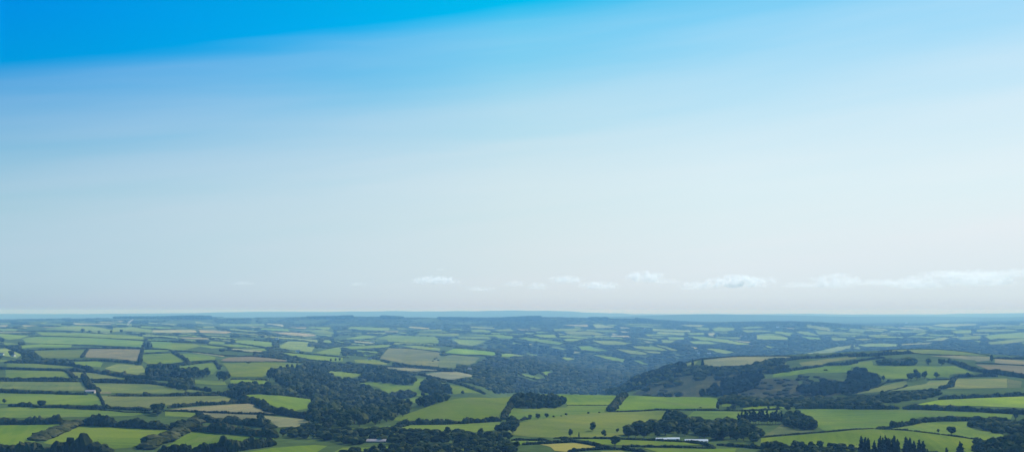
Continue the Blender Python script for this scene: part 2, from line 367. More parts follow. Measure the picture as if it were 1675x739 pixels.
STRIPS = {  # far fields: small in view, each still a field of its own
'A4': ['g;40,295 110,280 495,335 460,353 370,347 150,314','m;140,253 400,253 415,287 250,280','m;380,198 620,193 705,205 600,222 390,220','m;488,226 740,220 905,250 860,260 520,247',
 'm;425,263 560,266 785,285 700,292 450,280','m;475,300 560,290 695,300 600,320 500,317','m;745,308 1000,316 1155,340 1100,354 860,347','g;625,370 740,363 780,383 935,410 780,417 650,397',
 'p;975,388 1100,403 1335,435 1290,453 1130,442','m;1145,368 1370,368 1515,405 1440,414 1200,392','p;1235,410 1450,423 1445,443 1330,434','g;735,443 900,463 1095,495 1090,528 950,503',
 'm;1150,505 1210,498 1325,552 1280,550','g;250,616 405,618 352,640 345,695 308,652','m;25,620 130,643 335,692 230,694 95,657','m;0,443 135,465 60,473 -30,472','m;95,438 275,452 200,461',
 'm;355,373 450,376 535,407 400,388','m;445,468 540,478 605,490 530,513 488,502','w;20,198 265,208 60,213','m;205,220 365,232 220,238','w;475,160 745,153 738,178 600,170','p;775,156 860,152 1005,180 800,191',
 'm;1035,153 1465,180 1270,183','w;1025,178 1175,190 1040,191','m;895,153 1015,160 980,173','m;1275,247 1605,262 1300,267','m;1285,270 1495,278 1440,293','g;1495,278 1680,280 1680,303 1515,300','m;1435,303 1585,310 1562,332 1438,332',
 'w;1035,217 1165,228 1060,233','w;955,237 1015,250 970,258','m;1165,283 1400,298 1415,322 1240,297','p;1365,358 1430,358 1615,410 1530,408','m;1545,438 1680,463 1600,460','w;595,418 655,425 588,435','m;-5,328 55,340 -5,348','w;95,338 195,345 130,361'],
'A5': ['g;25,268 200,276 360,298 485,308 648,345 520,353 380,332 250,312 155,307','m;35,318 220,316 335,345 80,343','m;185,388 330,393 495,430 400,443 310,427','g;695,256 870,260 1005,280 1015,304 850,303 695,298',
 'm;1075,223 1200,223 1275,250 1315,264 1180,257','m;1125,268 1325,285 1335,301 1200,297','m;1415,283 1595,288 1595,308 1440,313','m;265,200 340,178 495,188 495,207 420,217 285,217','m;535,185 700,173 795,185 600,195',
 'm;535,208 800,213 855,225 600,231','m;95,188 255,188 245,211 145,207','w;215,238 305,238 295,271 225,264','m;15,238 205,236 195,253 35,253','w;25,363 135,385 110,398','m;1475,188 1605,195 1560,208','w;965,183 1085,195 1060,203',
 'w;425,298 665,325 640,338','m;755,348 885,390 820,387','p;1255,427 1390,398 1500,373 1680,353 1680,372 1450,432 1300,457 1140,457 1125,448'],
'A6': ['p;765,165 880,148 1205,148 1225,158 900,181','m;955,225 1060,208 1170,208 1170,241 1000,241','m;1195,203 1565,203 1605,218 1400,228 1205,224','m;1145,188 1425,185 1415,200','m;1445,188 1700,183 1700,198','m;1005,290 1100,268 1245,263 1250,293 1080,308',
 'm;1275,270 1430,248 1700,229 1700,287 1450,293 1325,303','m;1305,330 1500,308 1700,286 1700,320 1480,348 1330,348','m;1145,310 1275,313 1240,333','m;1635,325 1700,320 1700,348','m;595,260 680,233 745,230 690,258','p;675,318 900,278 955,290 880,313',
 'p;45,350 300,338 465,350 440,370 130,373 55,362','p;485,345 800,328 755,347 475,358','m;0,300 100,290 205,300 100,313','p;-5,358 40,363 80,397 -5,393'],
}
# sheet, layer, height m, width m, ragged 0..1, base line, label
HEDGES = [
('B1','',7.0,9,.5,'-70,448 300,446 650,440','tall dark tree hedge along the top of the corner pasture'),
('B1','',7.5,9,.5,'840,455 1250,476 1650,497','tall dark tree hedge along the top of the pasture between the slanting hedges'),
('B1','',5.4,18,.3,'770,440 600,510 380,600','thick brownish hedge slanting down from the tall front hedge, nearest the corner pasture'),
('B2','',6.0,18,.4,'280,400 120,500 -60,610 -250,680','thick rounded tree hedge slanting down between two bright pastures'),
('B1','',8.0,10,.6,'-70,722 120,735 440,738','bushy hedge at the bottom edge below the corner pasture'),
('B1','',9.5,11,.5,'440,732 700,730 1060,728','dark dense hedge along the foot of the middle pasture'),
('B2','',6.0,8,.7,'-90,730 260,725 640,705 980,655','rounded bushy hedge along the foot of the pasture under the tree belt'),
('B2','',7.0,9,.5,'220,510 480,530 760,555 1010,574','dark front belt of hedge trees above the third bright pasture'),
('B2','',5.5,9,.6,'300,415 620,440 1000,480','reddish-brown topped second row behind the dark front belt'),
('B1','',3.2,5,.5,'100,268 440,285 1000,290 1470,312','dark double-looking hedge across the middle of the left fields'),
('B1','',1.8,3,.3,'640,296 1100,316 1220,332 1490,336','thin low hedge tapering into the light green strip field'),
('B1','',4.2,5,.45,'-70,136 250,146 525,150','lumpy dark hedge ending at a white gap, with the pale field behind it'),
('B1','',4.2,5,.5,'540,154 705,158','short dark hedge length between two white gaps'),
('B1','',4.2,5,.5,'722,158 845,160','short dark hedge length ending at the pale barn'),
('B1','',3.6,5,.55,'1080,172 1290,174 1675,174 2130,168','lumpy hedge running from the tan yard towards the winding hedge'),
('B1','',3.6,5,.3,'-70,28 300,30 800,34','even dark hedge along the far side of the lumpy-hedged field'),
('B1','',4.6,7,.5,'905,42 1200,46 1500,54 1720,86 2060,126','heavy dark hedge bending down towards the winding hedge'),
('B1','',5.5,8,.6,'820,-10 870,80 950,135','chunky tree hedge running down to the pale barn'),
('B1','',2.2,3,.3,'960,150 990,210 1015,268','thin straight hedge dropping from the barn to the double hedge'),
('B2','',4.2,6,.5,'-20,172 250,166 560,166','dark hedge above the long pale field'),
('B2','',6.0,9,.5,'560,155 700,210 850,250 950,318 1080,345 1250,378 1430,405','wide winding hedge running down to the valley wood'),
('B2','',3.8,5,.6,'-20,286 260,262 430,256 640,238 770,242','lumpy hedge between the pale field and the straw field'),
('B2','',2.6,4,.3,'-70,318 250,328 700,348 1010,358','straight thin hedge under the long straw field'),
('B2','',3.0,4,.4,'250,340 330,390','short hedge between the green strip and the tan strip'),
('B2','',4.0,6,.4,'580,78 700,104 1160,116','dark level hedge at the foot of the small green field'),
('B2','',3.8,5,.6,'740,158 1100,170 1400,206','bushy hedge topping the fresh green field by the wood'),
('B3','',4.2,6,.6,'540,446 850,446 1010,446 1200,440 1540,414','bushy hedge along the foot of the domed field'),
('B3','',2.8,4,.4,'170,502 400,506 640,462','low curved hedge above the mid green field'),
('B3','N',4.5,7,.4,'1700,190 1640,280 1580,395','upright hedge falling down the right end of the domed field'),
('B4','N',1.3,2,.15,'530,262 930,263','very thin fence-like hedge beside the oblong copse'),
('B4','N',5.2,10,.4,'1100,165 1010,250 950,320','thick tree strip slanting over the hilltop between two fields'),
('B4','N',2.0,3,.35,'990,328 1400,307 1675,309 1980,312 2300,318 2600,302','long thin hedge under the hilltop field with small knobs'),
('B4','N',2.6,4,.6,'-50,440 0,428 150,397','short bushy hedge climbing to three round bushes'),
('B4','N',1.7,3,.25,'390,583 920,588 1400,604 1675,622','dark lane hedge just in front of the lone tree field'),
('B4','N',2.4,4,.3,'-10,603 180,604 330,609','dark hedge above the tiny paddock'),
('B4','N',2.4,4,.3,'100,646 340,634 600,616','dark hedge above the yellow-green wedge'),
('B4','N',2.4,4,.25,'480,600 700,634 890,674 960,690','dark lane hedge curving down past the wedge field'),
('B4','N',2.0,3.4,.25,'1060,664 1560,672 1960,684','straight dark hedge below the white sheds'),
('B4','N',2.4,4,.3,'540,716 900,688 1080,694 1300,722','dark hedge below the yellow-green wedge'),
('B4','N',2.6,4,.3,'1675,620 1880,648 1950,682','dark hedge bending around the sheds field'),
('B5','N',2.6,4,.4,'330,652 740,684 1010,694 1250,704','long dark hedge under the shed trees'),
('B5','N',1.5,2.4,.2,'760,576 1000,552 1280,530 1640,500 1850,492','thin straight hedge below the dark rounded copse'),
('B6','N',1.5,2.4,.25,'230,497 520,508 900,554 1260,604','thin hedge dropping past the lone spreading tree'),
('B6','',4.8,7,.4,'-20,300 200,299 435,299','dark hedge below the bright sliver'),
('B6','',4.8,7,.4,'520,300 800,306 1250,322','long dark hedge in front of the brightest field'),
('B6','',4.8,7,.4,'1262,324 1550,340 1800,350','dark hedge at the frame edge under the brightest field'),
('B6','',5.0,7,.4,'860,206 1200,190 1500,178 1800,166','dark hedge behind the brightest field'),
('B6','R',5.0,7,.4,'990,5 955,85 860,140','hedge dropping down between two pale hill fields'),
('B6','N',4.8,7,.3,'670,428 850,415 1140,414','smooth dark hedge arching over the lone tree field'),
('B6','N',4.8,7,.3,'1160,414 1270,414','short rounded hedge block after the arching hedge'),
('B6','N',5.2,8,.25,'1290,424 1500,424','square-cut dark hedge block near the tall edge tree'),
('B6','N',3.4,5,.8,'240,492 420,478 560,454 660,432','ragged line of small trees joining the arching hedge'),
('B6','R',1.6,3,.3,'340,150 490,92 530,66','thin hedge up to the clump of round trees'),
('B6','R',2.2,3,.4,'-10,172 240,86 300,48 530,14','hedge along the edge of the dark hill wood'),
('B5','N',4.6,6,.3,'1120,296 1400,293 1670,298','dark hedge topping the broad dull green field'),
('B5','N',1.8,3,.4,'570,312 760,306 950,294','thin knobbly hedge under the thin bright strip'),
('B6','',4.5,8,.6,'430,195 640,185 800,160','pale scrubby hedge below the pale hill field'),
('A5','R',3.2,5,.3,'-30,540 200,492 500,470 900,463 1070,468','dark hedge along the crest above the straw field'),
('A5','R',3.2,5,.5,'330,574 640,562 740,540','hedge under the straw crest field'),
('A5','R',6.0,10,.5,'940,515 1120,488 1400,474 1675,450','dark tree belt rising along the hill crest'),
('A6','R',6.5,10,.5,'-20,472 300,452 580,436','dark tree belt reaching the domed hill-top field'),
('A5','R',4.2,6,.5,'860,634 1080,600 1350,562','ragged hedge above the winding green field'),
('A5','R',5.5,8,.4,'1380,552 1600,545 1680,530','dark bulging hedge on the green hill slope'),
('A6','R',4.2,6,.4,'-20,522 150,498 300,480','dark hedge beneath the hill tree belt'),
('A6','R',2.2,3,.3,'590,436 900,458 1160,463','brownish thin hedge under the domed hill-top field'),
('A6','R',6.5,10,.4,'920,520 1040,550 1180,605 1320,628 1500,650 1790,690','wide dark hedge descending the hill from the tree row'),
('A6','R',5.0,7,.4,'1010,670 1200,664 1400,662','dark hedge above the dull pale hill field'),
('A6','R',4.2,6,.3,'1385,488 1675,493 1790,495','dark hedge over the reddish tan field'),
('A6','R',2.4,3,.3,'1215,534 1560,549 1790,561','thin dark hedge between the two tan hill fields'),
('A6','R',2.2,3,.3,'250,416 600,394 900,404 1150,429 1345,460','fine hedge tracing the domed hill top'),
('A6','R',2.4,3,.4,'330,716 540,690','hedge below the row of broad trees'),
('A6','R',2.4,3,.4,'730,694 960,694','short hedge below the small round hill tree'),
('A1','',4.0,6,.4,'-40,690 400,696 700,694','dark hedge under the first left mid-distance field'),
('A1','',4.0,6,.4,'860,705 1250,705 1500,716','dark hedge meeting the heavy bending hedge'),
('A1','',4.0,6,.3,'-40,588 300,598 630,608','dark level hedge over the left mid-distance field'),
('A1','',5.5,9,.4,'640,608 900,620 1200,664 1500,690 1700,705','very thick hedge sweeping down from the left mid-distance field'),
('A1','',5.0,8,.4,'60,528 350,533 700,555 900,600','thick sweeping hedge behind the thin green strips'),
('A1','',3.6,6,.4,'640,605 740,690','dark hedge slanting between two left fields'),
('A1','',4.6,8,.7,'60,375 240,445 345,494','straggling tree hedge slanting down from the left farm'),
('A1','',3.4,5,.8,'350,494 500,504 690,516','straggling low trees along the foot of the green left field'),
('A1','',4.0,7,.6,'700,508 1000,510 1320,535','dark bushy hedge under the tan field'),
('A1','',3.0,5,.3,'865,388 800,475','short brown hedge between green and tan fields'),
('A1','',3.8,6,.4,'225,408 330,406','dark end length of the level hedge by the farm slant'),
('A1','',3.8,6,.3,'340,405 600,400 860,388','dark level hedge over the green left field'),
('A1','',3.6,5,.3,'880,388 1150,390 1400,396 1675,405','dark level hedge over the tan field'),
('A1','',4.0,6,.4,'1395,400 1370,525','dark tree hedge between the tan and green fields'),
('A1','',2.6,4,.3,'1400,441 1675,433','thin hedge over the bright green left field'),
('A1','',3.6,6,.4,'1450,555 1675,552 1930,535 2110,515','dark hedge under the bright green left field'),
('A1','',2.6,4,.4,'-40,238 380,268 1000,288 1410,308','long fine hedge on the far left plateau'),
('A1','',2.6,4,.3,'430,346 700,354 1390,384','long fine hedge behind the tan field'),
('A1','',3.0,5,.3,'-40,216 400,218 830,230','fine level hedge behind the far left plateau fields'),
('A1','',6.0,10,.3,'1480,318 1675,325 2030,340','thick dark belt beside the conifer clump'),
('A2','',3.2,5,.4,'-20,412 180,422 550,462 1100,484 1400,525 1675,545','long dark hedge below the mid-left woods'),
('A2','',3.4,5,.4,'590,694 780,690','short dark hedge under the large mid-left field'),
('A2','',3.6,6,.4,'795,698 920,698','short rounded hedge beside the tall twin trees'),
('A2','',4.2,6,.7,'20,432 160,512','straggling trees slanting between two bright left fields'),
('A2','',3.2,5,.6,'430,520 470,590','bushy hedge dropping to the tree clump'),
('A2','',2.0,3,.2,'490,520 900,520 1200,520 1400,544','thin red-brown hedge under the tan mid field'),
('A2','',3.0,4,.4,'360,350 560,382 900,388','fine hedge on the mid-left slope'),
('A2','',3.0,4,.4,'640,340 930,384 1000,375','fine hedge below the mid-left slope fields'),
('A2','',2.6,4,.3,'1090,428 1400,453 1675,473','fine hedge over the long bright mid field'),
('A2','',3.2,5,.4,'1170,468 1400,508 1560,522','dark hedge under the long bright mid field'),
('A2','',3.0,5,.5,'1020,612 1350,598','dark hedge under the row of small round trees'),
('A3','',3.0,5,.4,'-20,385 80,402 300,392 475,378','dark hedge under the bright mid strip'),
('A3','',3.6,6,.5,'440,328 700,338 920,346','dark hedge under the large pale mid field'),
('A3','',3.4,6,.5,'480,382 700,394 950,424','dark hedge over the large dull slope'),
('A3','',3.2,5,.3,'1000,438 1200,460 1500,470','dark hedge under the bright tilted mid field'),
('A3','',4.0,7,.3,'150,552 600,576 1100,606','dark brown hedge over the long straw strip'),
('A3','',3.2,5,.4,'390,602 650,622 990,612','dark hedge under the long straw strip'),
('A3','V',4.0,7,.4,'620,622 800,655 1000,705 1150,740 1380,834','dark hedge running down along the valley field'),
('A3','',4.0,7,.6,'500,536 700,562 960,590','bushy hedge at the foot of the large dull slope'),
]
# single trees: frame x, base y, layer, height m, width factor, kind, label
LONE = [
(970,704.5,'N',8.2,.95,'b','lone round tree on the sweeping green field, its shadow beside it'),
(1556,710.5,'N',7.4,1.35,'b','lone spreading tree with bare trunk in the green field'),
(1534.6,707.5,'N',3.6,.9,'b','very small tree just left of the lone spreading tree'),
(867.6,684.5,'N',4.6,1.1,'b','first and lowest of three round trees on the sloping hedge'),
(879.6,684.5,'N',5.6,1.15,'b','middle of three round trees on the sloping hedge'),
(894,683,'N',5.0,1.15,'b','last of three round trees, at the top of the sloping hedge'),
(988,714,'N',6.2,.9,'b','small pale tree standing behind the lane hedge'),
(933,714,'N',7.2,.8,'w','slender greyish tree behind the lane hedge'),
(947,714,'N',4.2,.7,'c','tiny pointed tree behind the lane hedge'),
(1006,730,'N',9.2,1.2,'b','large round tree standing in the lane hedge junction'),
(1028,716,'N',8.6,1.25,'b','broad tree at the end of the shed wood'),
(1443.6,649,'',8.8,1.1,'b','larger dark round tree on the narrow pale field'),
(1426,649,'',4.6,1.2,'b','lower round tree beside the larger dark one'),
(1661,686,'',10.5,.7,'w','tall thin tree at the frame edge hedge'),
(1532,619,'R',10,1.1,'b','small round tree on the short hill hedge'),
(1519,597,'R',13,1.05,'b','first single round tree after the hill tree row'),
(1540,597,'R',12.5,1.3,'b','broad round tree, last on the hill field top'),
(1622,593,'R',17,.6,'w','tall pale tree where the hill hedges meet'),
(1445,623,'R',10,.8,'w','pale tree at the corner of the dark hill wood'),
(1490,622,'R',14,1.1,'b','lower front tree of the hill clump'),(1500,621,'R',15,1.0,'b','middle tree of the hill clump'),
(1498,612,'R',9,1.2,'b','upper back tree of the hill clump'),(1512,619,'R',13,.95,'b','darkest end tree of the hill clump'),
(1133,600,'R',16,.9,'c','pointed dark tree at the gap in the crest field'),(1149,602,'R',18,1.0,'c','tallest pointed tree at the end of the straw crest field'),
(18,583,'',15,1.0,'b','dark tree beside the white farmhouse'),(50,587,'',15,1.2,'b','big round tree ending the farm slant hedge'),(3,562,'',20,1.0,'b','tall tree cut by the frame edge'),
(135,543.5,'',16,1.4,'b','broad first tree on the far plateau skyline hedge'),(147,544.5,'',12,1.4,'b','second low tree on the far plateau hedge'),(162,544.5,'',12,1.2,'b','third tree on the far plateau hedge'),(182,544.5,'',12,1.2,'b','fourth tree on the far plateau hedge'),(198,544,'',16,1.0,'b','tallest last tree on the far plateau hedge'),
(236,570,'',17,.8,'c','tall conifer of the pyramid clump'),(242,570,'',18,.75,'c','central conifer of the pyramid clump'),(248,570,'',13,.8,'c','short conifer of the pyramid clump'),
(441,623,'',17,.75,'b','tall front tree of the twin trees by the wood'),(447,621,'',20,.7,'b','taller rear tree of the twin trees by the wood'),
(459,604,'',8,1.0,'b','first of five small round trees on the mid hedge'),(470,603,'',10,.8,'b','second of five small round trees on the mid hedge'),(478,603,'',9,.8,'b','third of five small round trees on the mid hedge'),(486,602.5,'',10,.8,'b','fourth of five small round trees on the mid hedge'),(493,602,'',9,.8,'b','fifth of five small round trees on the mid hedge'),
(358,622,'',14,.9,'b','clump tree nearest the field corner'),(366,624,'',17,.9,'b','tallest clump tree below the bushy dropping hedge'),(373,621,'',11,.9,'b','lower clump tree beside the dark hedge'),
(541,592,'',9,.8,'b','first small tree on the long bright mid field edge'),(549,591,'',8,.8,'b','second small tree on the long bright mid field edge'),(556,590.5,'',9,.8,'b','third small tree on the long bright mid field edge'),
(252,674,'',10,1.2,'b','broad low tree at the end of the double hedge'),(262,676,'',11.5,1.0,'b','taller tree at the end of the double hedge'),(258,679,'',8,1.4,'b','front bushy tree at the end of the double hedge'),
(67,666,'',8.5,1.4,'b','round tree rising from the double hedge'),(7,660,'',5.5,1.0,'b','small tree at the frame edge on the double hedge'),(42,664,'',4.6,1.4,'b','low bushy tree on the double hedge'),
(427,692,'',9.5,1.0,'b','dark tree on the edge of the pale straw field'),(437,697,'',7,1.3,'b','bushy tree below the pale straw field'),
(692,649,'V',8,1.1,'b','single dark round tree in the valley field'),(757,645,'V',7,1.0,'b','small tree at the crest by the valley field'),(738,645,'V',6.5,1.0,'b','small tree beside the valley copse'),
(1010,707,'N',4,1,'b','low bushy tree before the shed wood'),
(150,636,'',7,1.0,'b','round tree standing over the pale barn'),
(1174,670,'N',8.5,.8,'w','pale tree at the end of the hilltop hedge'),(1200,671,'N',7.5,1.7,'w','pale rounded bushy tree by the thin hedge'),(1191,671,'N',5,1.0,'w','low pale bush tree beside the rounded one'),
(1289,672,'N',7.5,1.5,'w','brownish round tree above the row of pines'),
(1257,668,'N',3.4,1.2,'b','little knob tree on the thin knobbly hedge'),(1272,668,'N',3.0,1.4,'b','low knob tree ending the thin knobbly hedge'),
]
BUSHES = [(905.5,682,'N',2.2,'darkest of the small bushes above the sweeping field'),(918,680.6,'N',1.4,'tiny bush between two small dark bushes'),(926,678.5,'N',2.6,'small dark bush in the middle of the field line'),
(962,676,'N',2.0,'small bush alone on the dull slope'),(980.5,675,'N',1.6,'flat bush beside the slanting tree strip'),
(711,588,'',4.5,'upper dark shrub on the large dull slope'),(717,590,'',4.5,'lower dark shrub on the large dull slope'),(714,586,'',4,'highest dark shrub on the large dull slope'),(708,591,'',4,'lowest dark shrub on the large dull slope'),
(1483,703,'N',2.2,'low bush on the thin hedge past the ragged trees'),(1598,717,'N',1.8,'tiny bush at the end of the thin hedge'),(406,594,'',4.5,'dark bush in the large mid-left field'),(1351,606,'R',4,'dark bush in the winding green field'),(1146,667,'N',1.8,'tiny bush in the green hilltop field')]
# woods: name, layer, outline in frame px, height m, lateral spacing m, depth spacing m, species, singles allowed, tree label, mass label
WOODS = [
('central valley wood','','437,614 470,609 505,600 530,603 545,625 575,627 610,642 632,652 650,662 668,668 672,676 640,689 600,701 560,704 500,701 498,691 512,674 515,657 500,650 470,642 455,627',11.5,8.5,26,'b',True,'rounded broadleaf tree packed in the big central valley wood','dense far side of the big central valley wood'),
('bottom tree belt','','436,712 470,704 530,700 560,704 620,706 700,709 780,711 836,713 838,722 780,727 700,731 640,726 560,727 500,717',6.2,7.0,22,'b',True,'rounded tree in the bottom tree belt below the valley wood','low undergrowth trees of the bottom tree belt'),
('shed wood','N','1020,717 1035,706 1060,704 1078,694 1100,680 1118,688 1122,694 1170,694 1200,696 1246,708 1246,724 1200,724 1150,717 1100,716',9.0,8,20,'b',True,'broadleaf tree in the wood behind the white sheds','dense rest of the wood behind the white sheds'),
('oblong copse','N','840,668 842,655 855,651 880,653 915,655 925,660 922,665 905,667.5 880,668',8.0,5.5,12,'b',True,'dark tree of the oblong hilltop copse','inner trees of the oblong hilltop copse'),
('rounded copse','N','1281,694 1285,684 1310,684 1332,696 1336,703 1300,703',8.5,5.5,12,'b',True,'dark tree of the rounded copse beside the pines','inner trees of the rounded copse beside the pines'),
('edge wood','N','1582,698 1610,694 1675,693 1740,693 1740,714 1640,711 1605,704',6.5,6.5,16,'b',True,'tree of the tapering wood at the frame edge','rest of the tapering wood at the frame edge'),
('corner trees','N','1600,734 1640,727 1740,720 1740,752 1590,752',10,8,16,'b',True,'large pale round tree in the bottom corner clump','rest of the bottom corner clump'),
('conifer stand','N','1400,743 1440,740 1500,742 1560,746 1590,750 1590,762 1400,762',6,6.5,12,'c',True,'short young conifer among the taller ones at the bottom edge','low trees of the stand at the bottom edge'),
('bottom bushes','N','1250,733 1330,731 1370,733 1400,741 1400,760 1250,755',6,6.5,14,'b',True,'bushy tree along the bottom edge before the conifers','low bushes along the bottom edge'),
('bottom lane trees','','560,745 680,735 760,730 840,727 850,733 840,750 560,752',6.5,6.5,14,'b',True,'round dark tree at the very bottom edge below the belt','low bushes at the very bottom edge'),
('valley hedge trees','N','822,700 832,690 845,696 842,708 815,710 812,704',7,7,14,'b',True,'tree where the upright hedge meets the bottom belt','bushes where the upright hedge meets the belt'),
('upper copse','','594,613 600,604 625,607 650,613 672,620 678,628 668,631 640,628 600,624 597,620',12,9,24,'b',True,'dark tree of the long copse above the valley field','rest of the long copse above the valley field'),
('valley copse','V','686,637 694,627 715,628 735,639 737,645 702,646',10,8,20,'b',True,'tree of the copse inside the valley field','rest of the copse inside the valley field'),
('thin valley strip','V','640,650 655,645 675,645 680,650 645,652.5',9,8,20,'w',True,'greyish tree of the thin strip in the valley','rest of the greyish valley strip'),
('domed field copse','','685,664 690,657 725,652 731,654 705,663 690,669',8.5,7,18,'b',True,'tree on the rim of the domed field above the wood','rest of the trees on the rim of the domed field'),
('left copse','','242,619 245,606 280,607 300,611 340,616 344,620 280,622',13,9,28,'b',True,'dark tree of the long copse in the left fields','rest of the long copse in the left fields'),
('left crossing wood','','276,634 282,624 312,626 318,634 300,640',8,8,20,'b',True,'tree where the heavy hedge passes the left copse','bushes where the heavy hedge passes the left copse'),
('winding hedge trees','','372,634 400,632 475,640 486,650 440,646 410,645 380,641',7.5,8,22,'b',True,'tree in the thickening hedge above the fresh green field','bushes of the thickening hedge'),
('foot belt','','1176,660 1220,655 1300,654 1395,653 1470,646 1540,642 1530,650 1440,662 1395,665 1260,665 1215,666',6.5,8,20,'b',True,'scrubby tree in the belt at the foot of the heath slope','scrub of the belt at the foot of the heath slope'),
('hill tree row','R','1428,597 1440,595.5 1500,595.5 1503,597 1480,598 1440,598',12,11,14,'b',True,'broad tree with a shadow in the row along the hill field top','low rest of the hill tree row'),
('crest conifers','R','1236,597 1250,594 1275,590 1283,595 1260,601 1240,602',9,9,22,'b',True,'dark tree clustered below the straw crest field','rest of the trees below the straw crest field'),
('hill spur wood','R','1022,636 1055,615 1095,602 1112,598 1124,604 1104,617 1062,630 1032,641',10,9,24,'b',False,'','dark wood on the hill spur above the deep valley'),
('dark hill wood','R','1146,649 1200,622 1236,615 1252,620 1225,640 1195,650',10,9,24,'b',False,'','darkest tongue of wood on the heath slope'),
('round hill wood','R','1383,630 1393,607 1413,609 1437,624 1437,634 1400,645 1330,648 1300,640 1340,628',10,10,24,'b',False,'','rounded dark wood under the green hill field'),
('heath scrub','R','1200,648 1240,625 1300,615 1380,622 1400,648 1300,652',4,8,30,'w',False,'','scattered pale scrub on the brown heath slope'),
('combe wood','F','835,567 860,562 905,571 940,581 925,586 880,579 838,579',11,14,60,'b',False,'','dark wooded spur running into the deep valley'),
('spur foot trees','R','1030,649 1045,641 1100,640 1140,642 1148,649 1100,652',8,11,30,'w',False,'','pale trees at the foot of the hill spur'),
('spur slope trees','R','1060,632 1105,618 1125,612 1180,612 1205,606 1200,615 1150,628 1100,636',8,15,42,'b',False,'','loose trees dotted over the hill spur slope'),
('spur top trees','R','1090,606 1120,602 1180,603 1235,601 1290,600 1300,608 1240,612 1140,616',8,10,24,'b',False,'','trees along the top of the hill spur under the crest fields'),
]
CONIFERS = [(1409.2, 712.6), (1415.1, 714.6), (1420.1, 716.0), (1430.1, 719.6), (1439.3, 713.1), (1443.8, 714.6), (1448.5, 712.3), (1453.8, 715.5), (1461.9, 710.8), (1468.6, 716.8), (1481.9, 712.9), (1487.9, 714.6), (1495.3, 720.0), (1503.7, 718.0), (1510.3, 720.0), (1570.5, 721.8)]   # frame x and top y of the stand's taller trees
PINES = [(1209 + i*4.6 + (i % 3 - 1)*.6, 693.4 - (i % 4)*.35, 10.2 + ((i*37) % 11)*.38) for i in range(16)]
# ------------------------------------------------------------------ fields
def in_poly(P, x, y):
    x = np.asarray(x, float); y = np.asarray(y, float)
    c = np.zeros(x.shape, bool); n = len(P); j = n - 1
    for i in range(n):
        xi_, yi_ = P[i]; xj, yj = P[j]
        hit = (yi_ > y) != (yj > y)
        if hit.any():
            xs = (xj - xi_) * (y - yi_) / ((yj - yi_) or 1e-9) + xi_
            c ^= hit & (x < xs)
        j = i
    return c

FIELD_PX = []          # outlines in frame px with layers, for keeping woods off the fields
ZNAME = [(-200, 430, 'left plateau'), (430, 830, 'middle slopes'), (830, 1120, 'hazy far hillside'), (1120, 1900, 'far right valley sides')]
CNAME = {'g': 'bright green', 'G': 'bright green', 'm': 'mid green', 'p': 'pale green', 'o': 'dull olive', 'd': 'brown heath', 't': 'tan', 'w': 'straw-coloured', 'y': 'yellow-green'}
n_field = 0
def make_field(P, crop, layer, label, group=None, exact=None):
    global n_field
    corners = exact or [(x, math.log(dist_at(x, y, layer))) for x, y in P]
    Ym = math.exp(sum(c[1] for c in corners) / len(corners))
    K = Ym * 0.9        # one unit of log-distance against frame px keeps cells about square on the ground ...
    K = max(200.0, min(F, K))
    ring = []
    for (x0, l0), (x1, l1) in zip(corners, corners[1:] + corners[:1]):
        n = max(1, int(max(abs(x1-x0)/9.0, abs(l1-l0)/0.02)))
        for k in range(n):
            t = k / n
            ring.append((x0+(x1-x0)*t, l0+(l1-l0)*t))
    # soften the ring a touch so that corners are not ruler-cut
    rs = [(r[0] + rng.normal(0, .25), r[1] + rng.normal(0, .0007)) for r in ring]
    xs = [r[0] for r in rs]; ls = [r[1] for r in rs]
    gx = np.arange(min(xs), max(xs), 9.0); gl = np.arange(min(ls), max(ls), 0.014)
    if len(gx) * len(gl) > 9000: gl = np.arange(min(ls), max(ls), 0.02)
    pin = []
    if len(gx) and len(gl):
        A, B = np.meshgrid(gx + 4, gl + .006)
        m = in_poly(rs, A.ravel(), B.ravel())
        pin = list(zip(A.ravel()[m], B.ravel()[m]))
    S = 300.0
    pv = [Vector((x, l*S)) for x, l in rs + pin]
    try:
        res = delaunay_2d_cdt(pv, [], [list(range(len(rs)))], 1, 1e-4)
    except Exception:
        return None
    v2 = res[0]; fc = [f for f in res[2] if len(f) == 3]
    if not fc: return None
    vx = np.array([v[0] for v in v2]); vY = np.exp(np.array([v[1] for v in v2]) / S)
    Wd = world(vx, vY)
    Wd[:, 2] += 0.12 + vY * 0.00022
    c = Wd.mean(0)
    T = np.array(fc, np.int32)
    a, b, d = Wd[T[:, 0]], Wd[T[:, 1]], Wd[T[:, 2]]
    flip = np.cross(b - a, d - a)[:, 2] < 0
    T[flip] = T[flip][:, ::-1]
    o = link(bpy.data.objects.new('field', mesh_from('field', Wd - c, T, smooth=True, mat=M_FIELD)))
    o.location = c
    base = np.array(CROP[crop]) * (1.38 if Ym > 3400 else 1.25 if Ym > 2400 else 1.0) * rng.uniform(.88, 1.12) * (1 + rng.normal(0, .04, 3))  # far fields lightened in colour to make up for dim light on their slopes
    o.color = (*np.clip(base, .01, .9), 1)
    tag(o, label, 'field', group, 'structure')
    FIELD_PX.append(P); n_field += 1
    return o

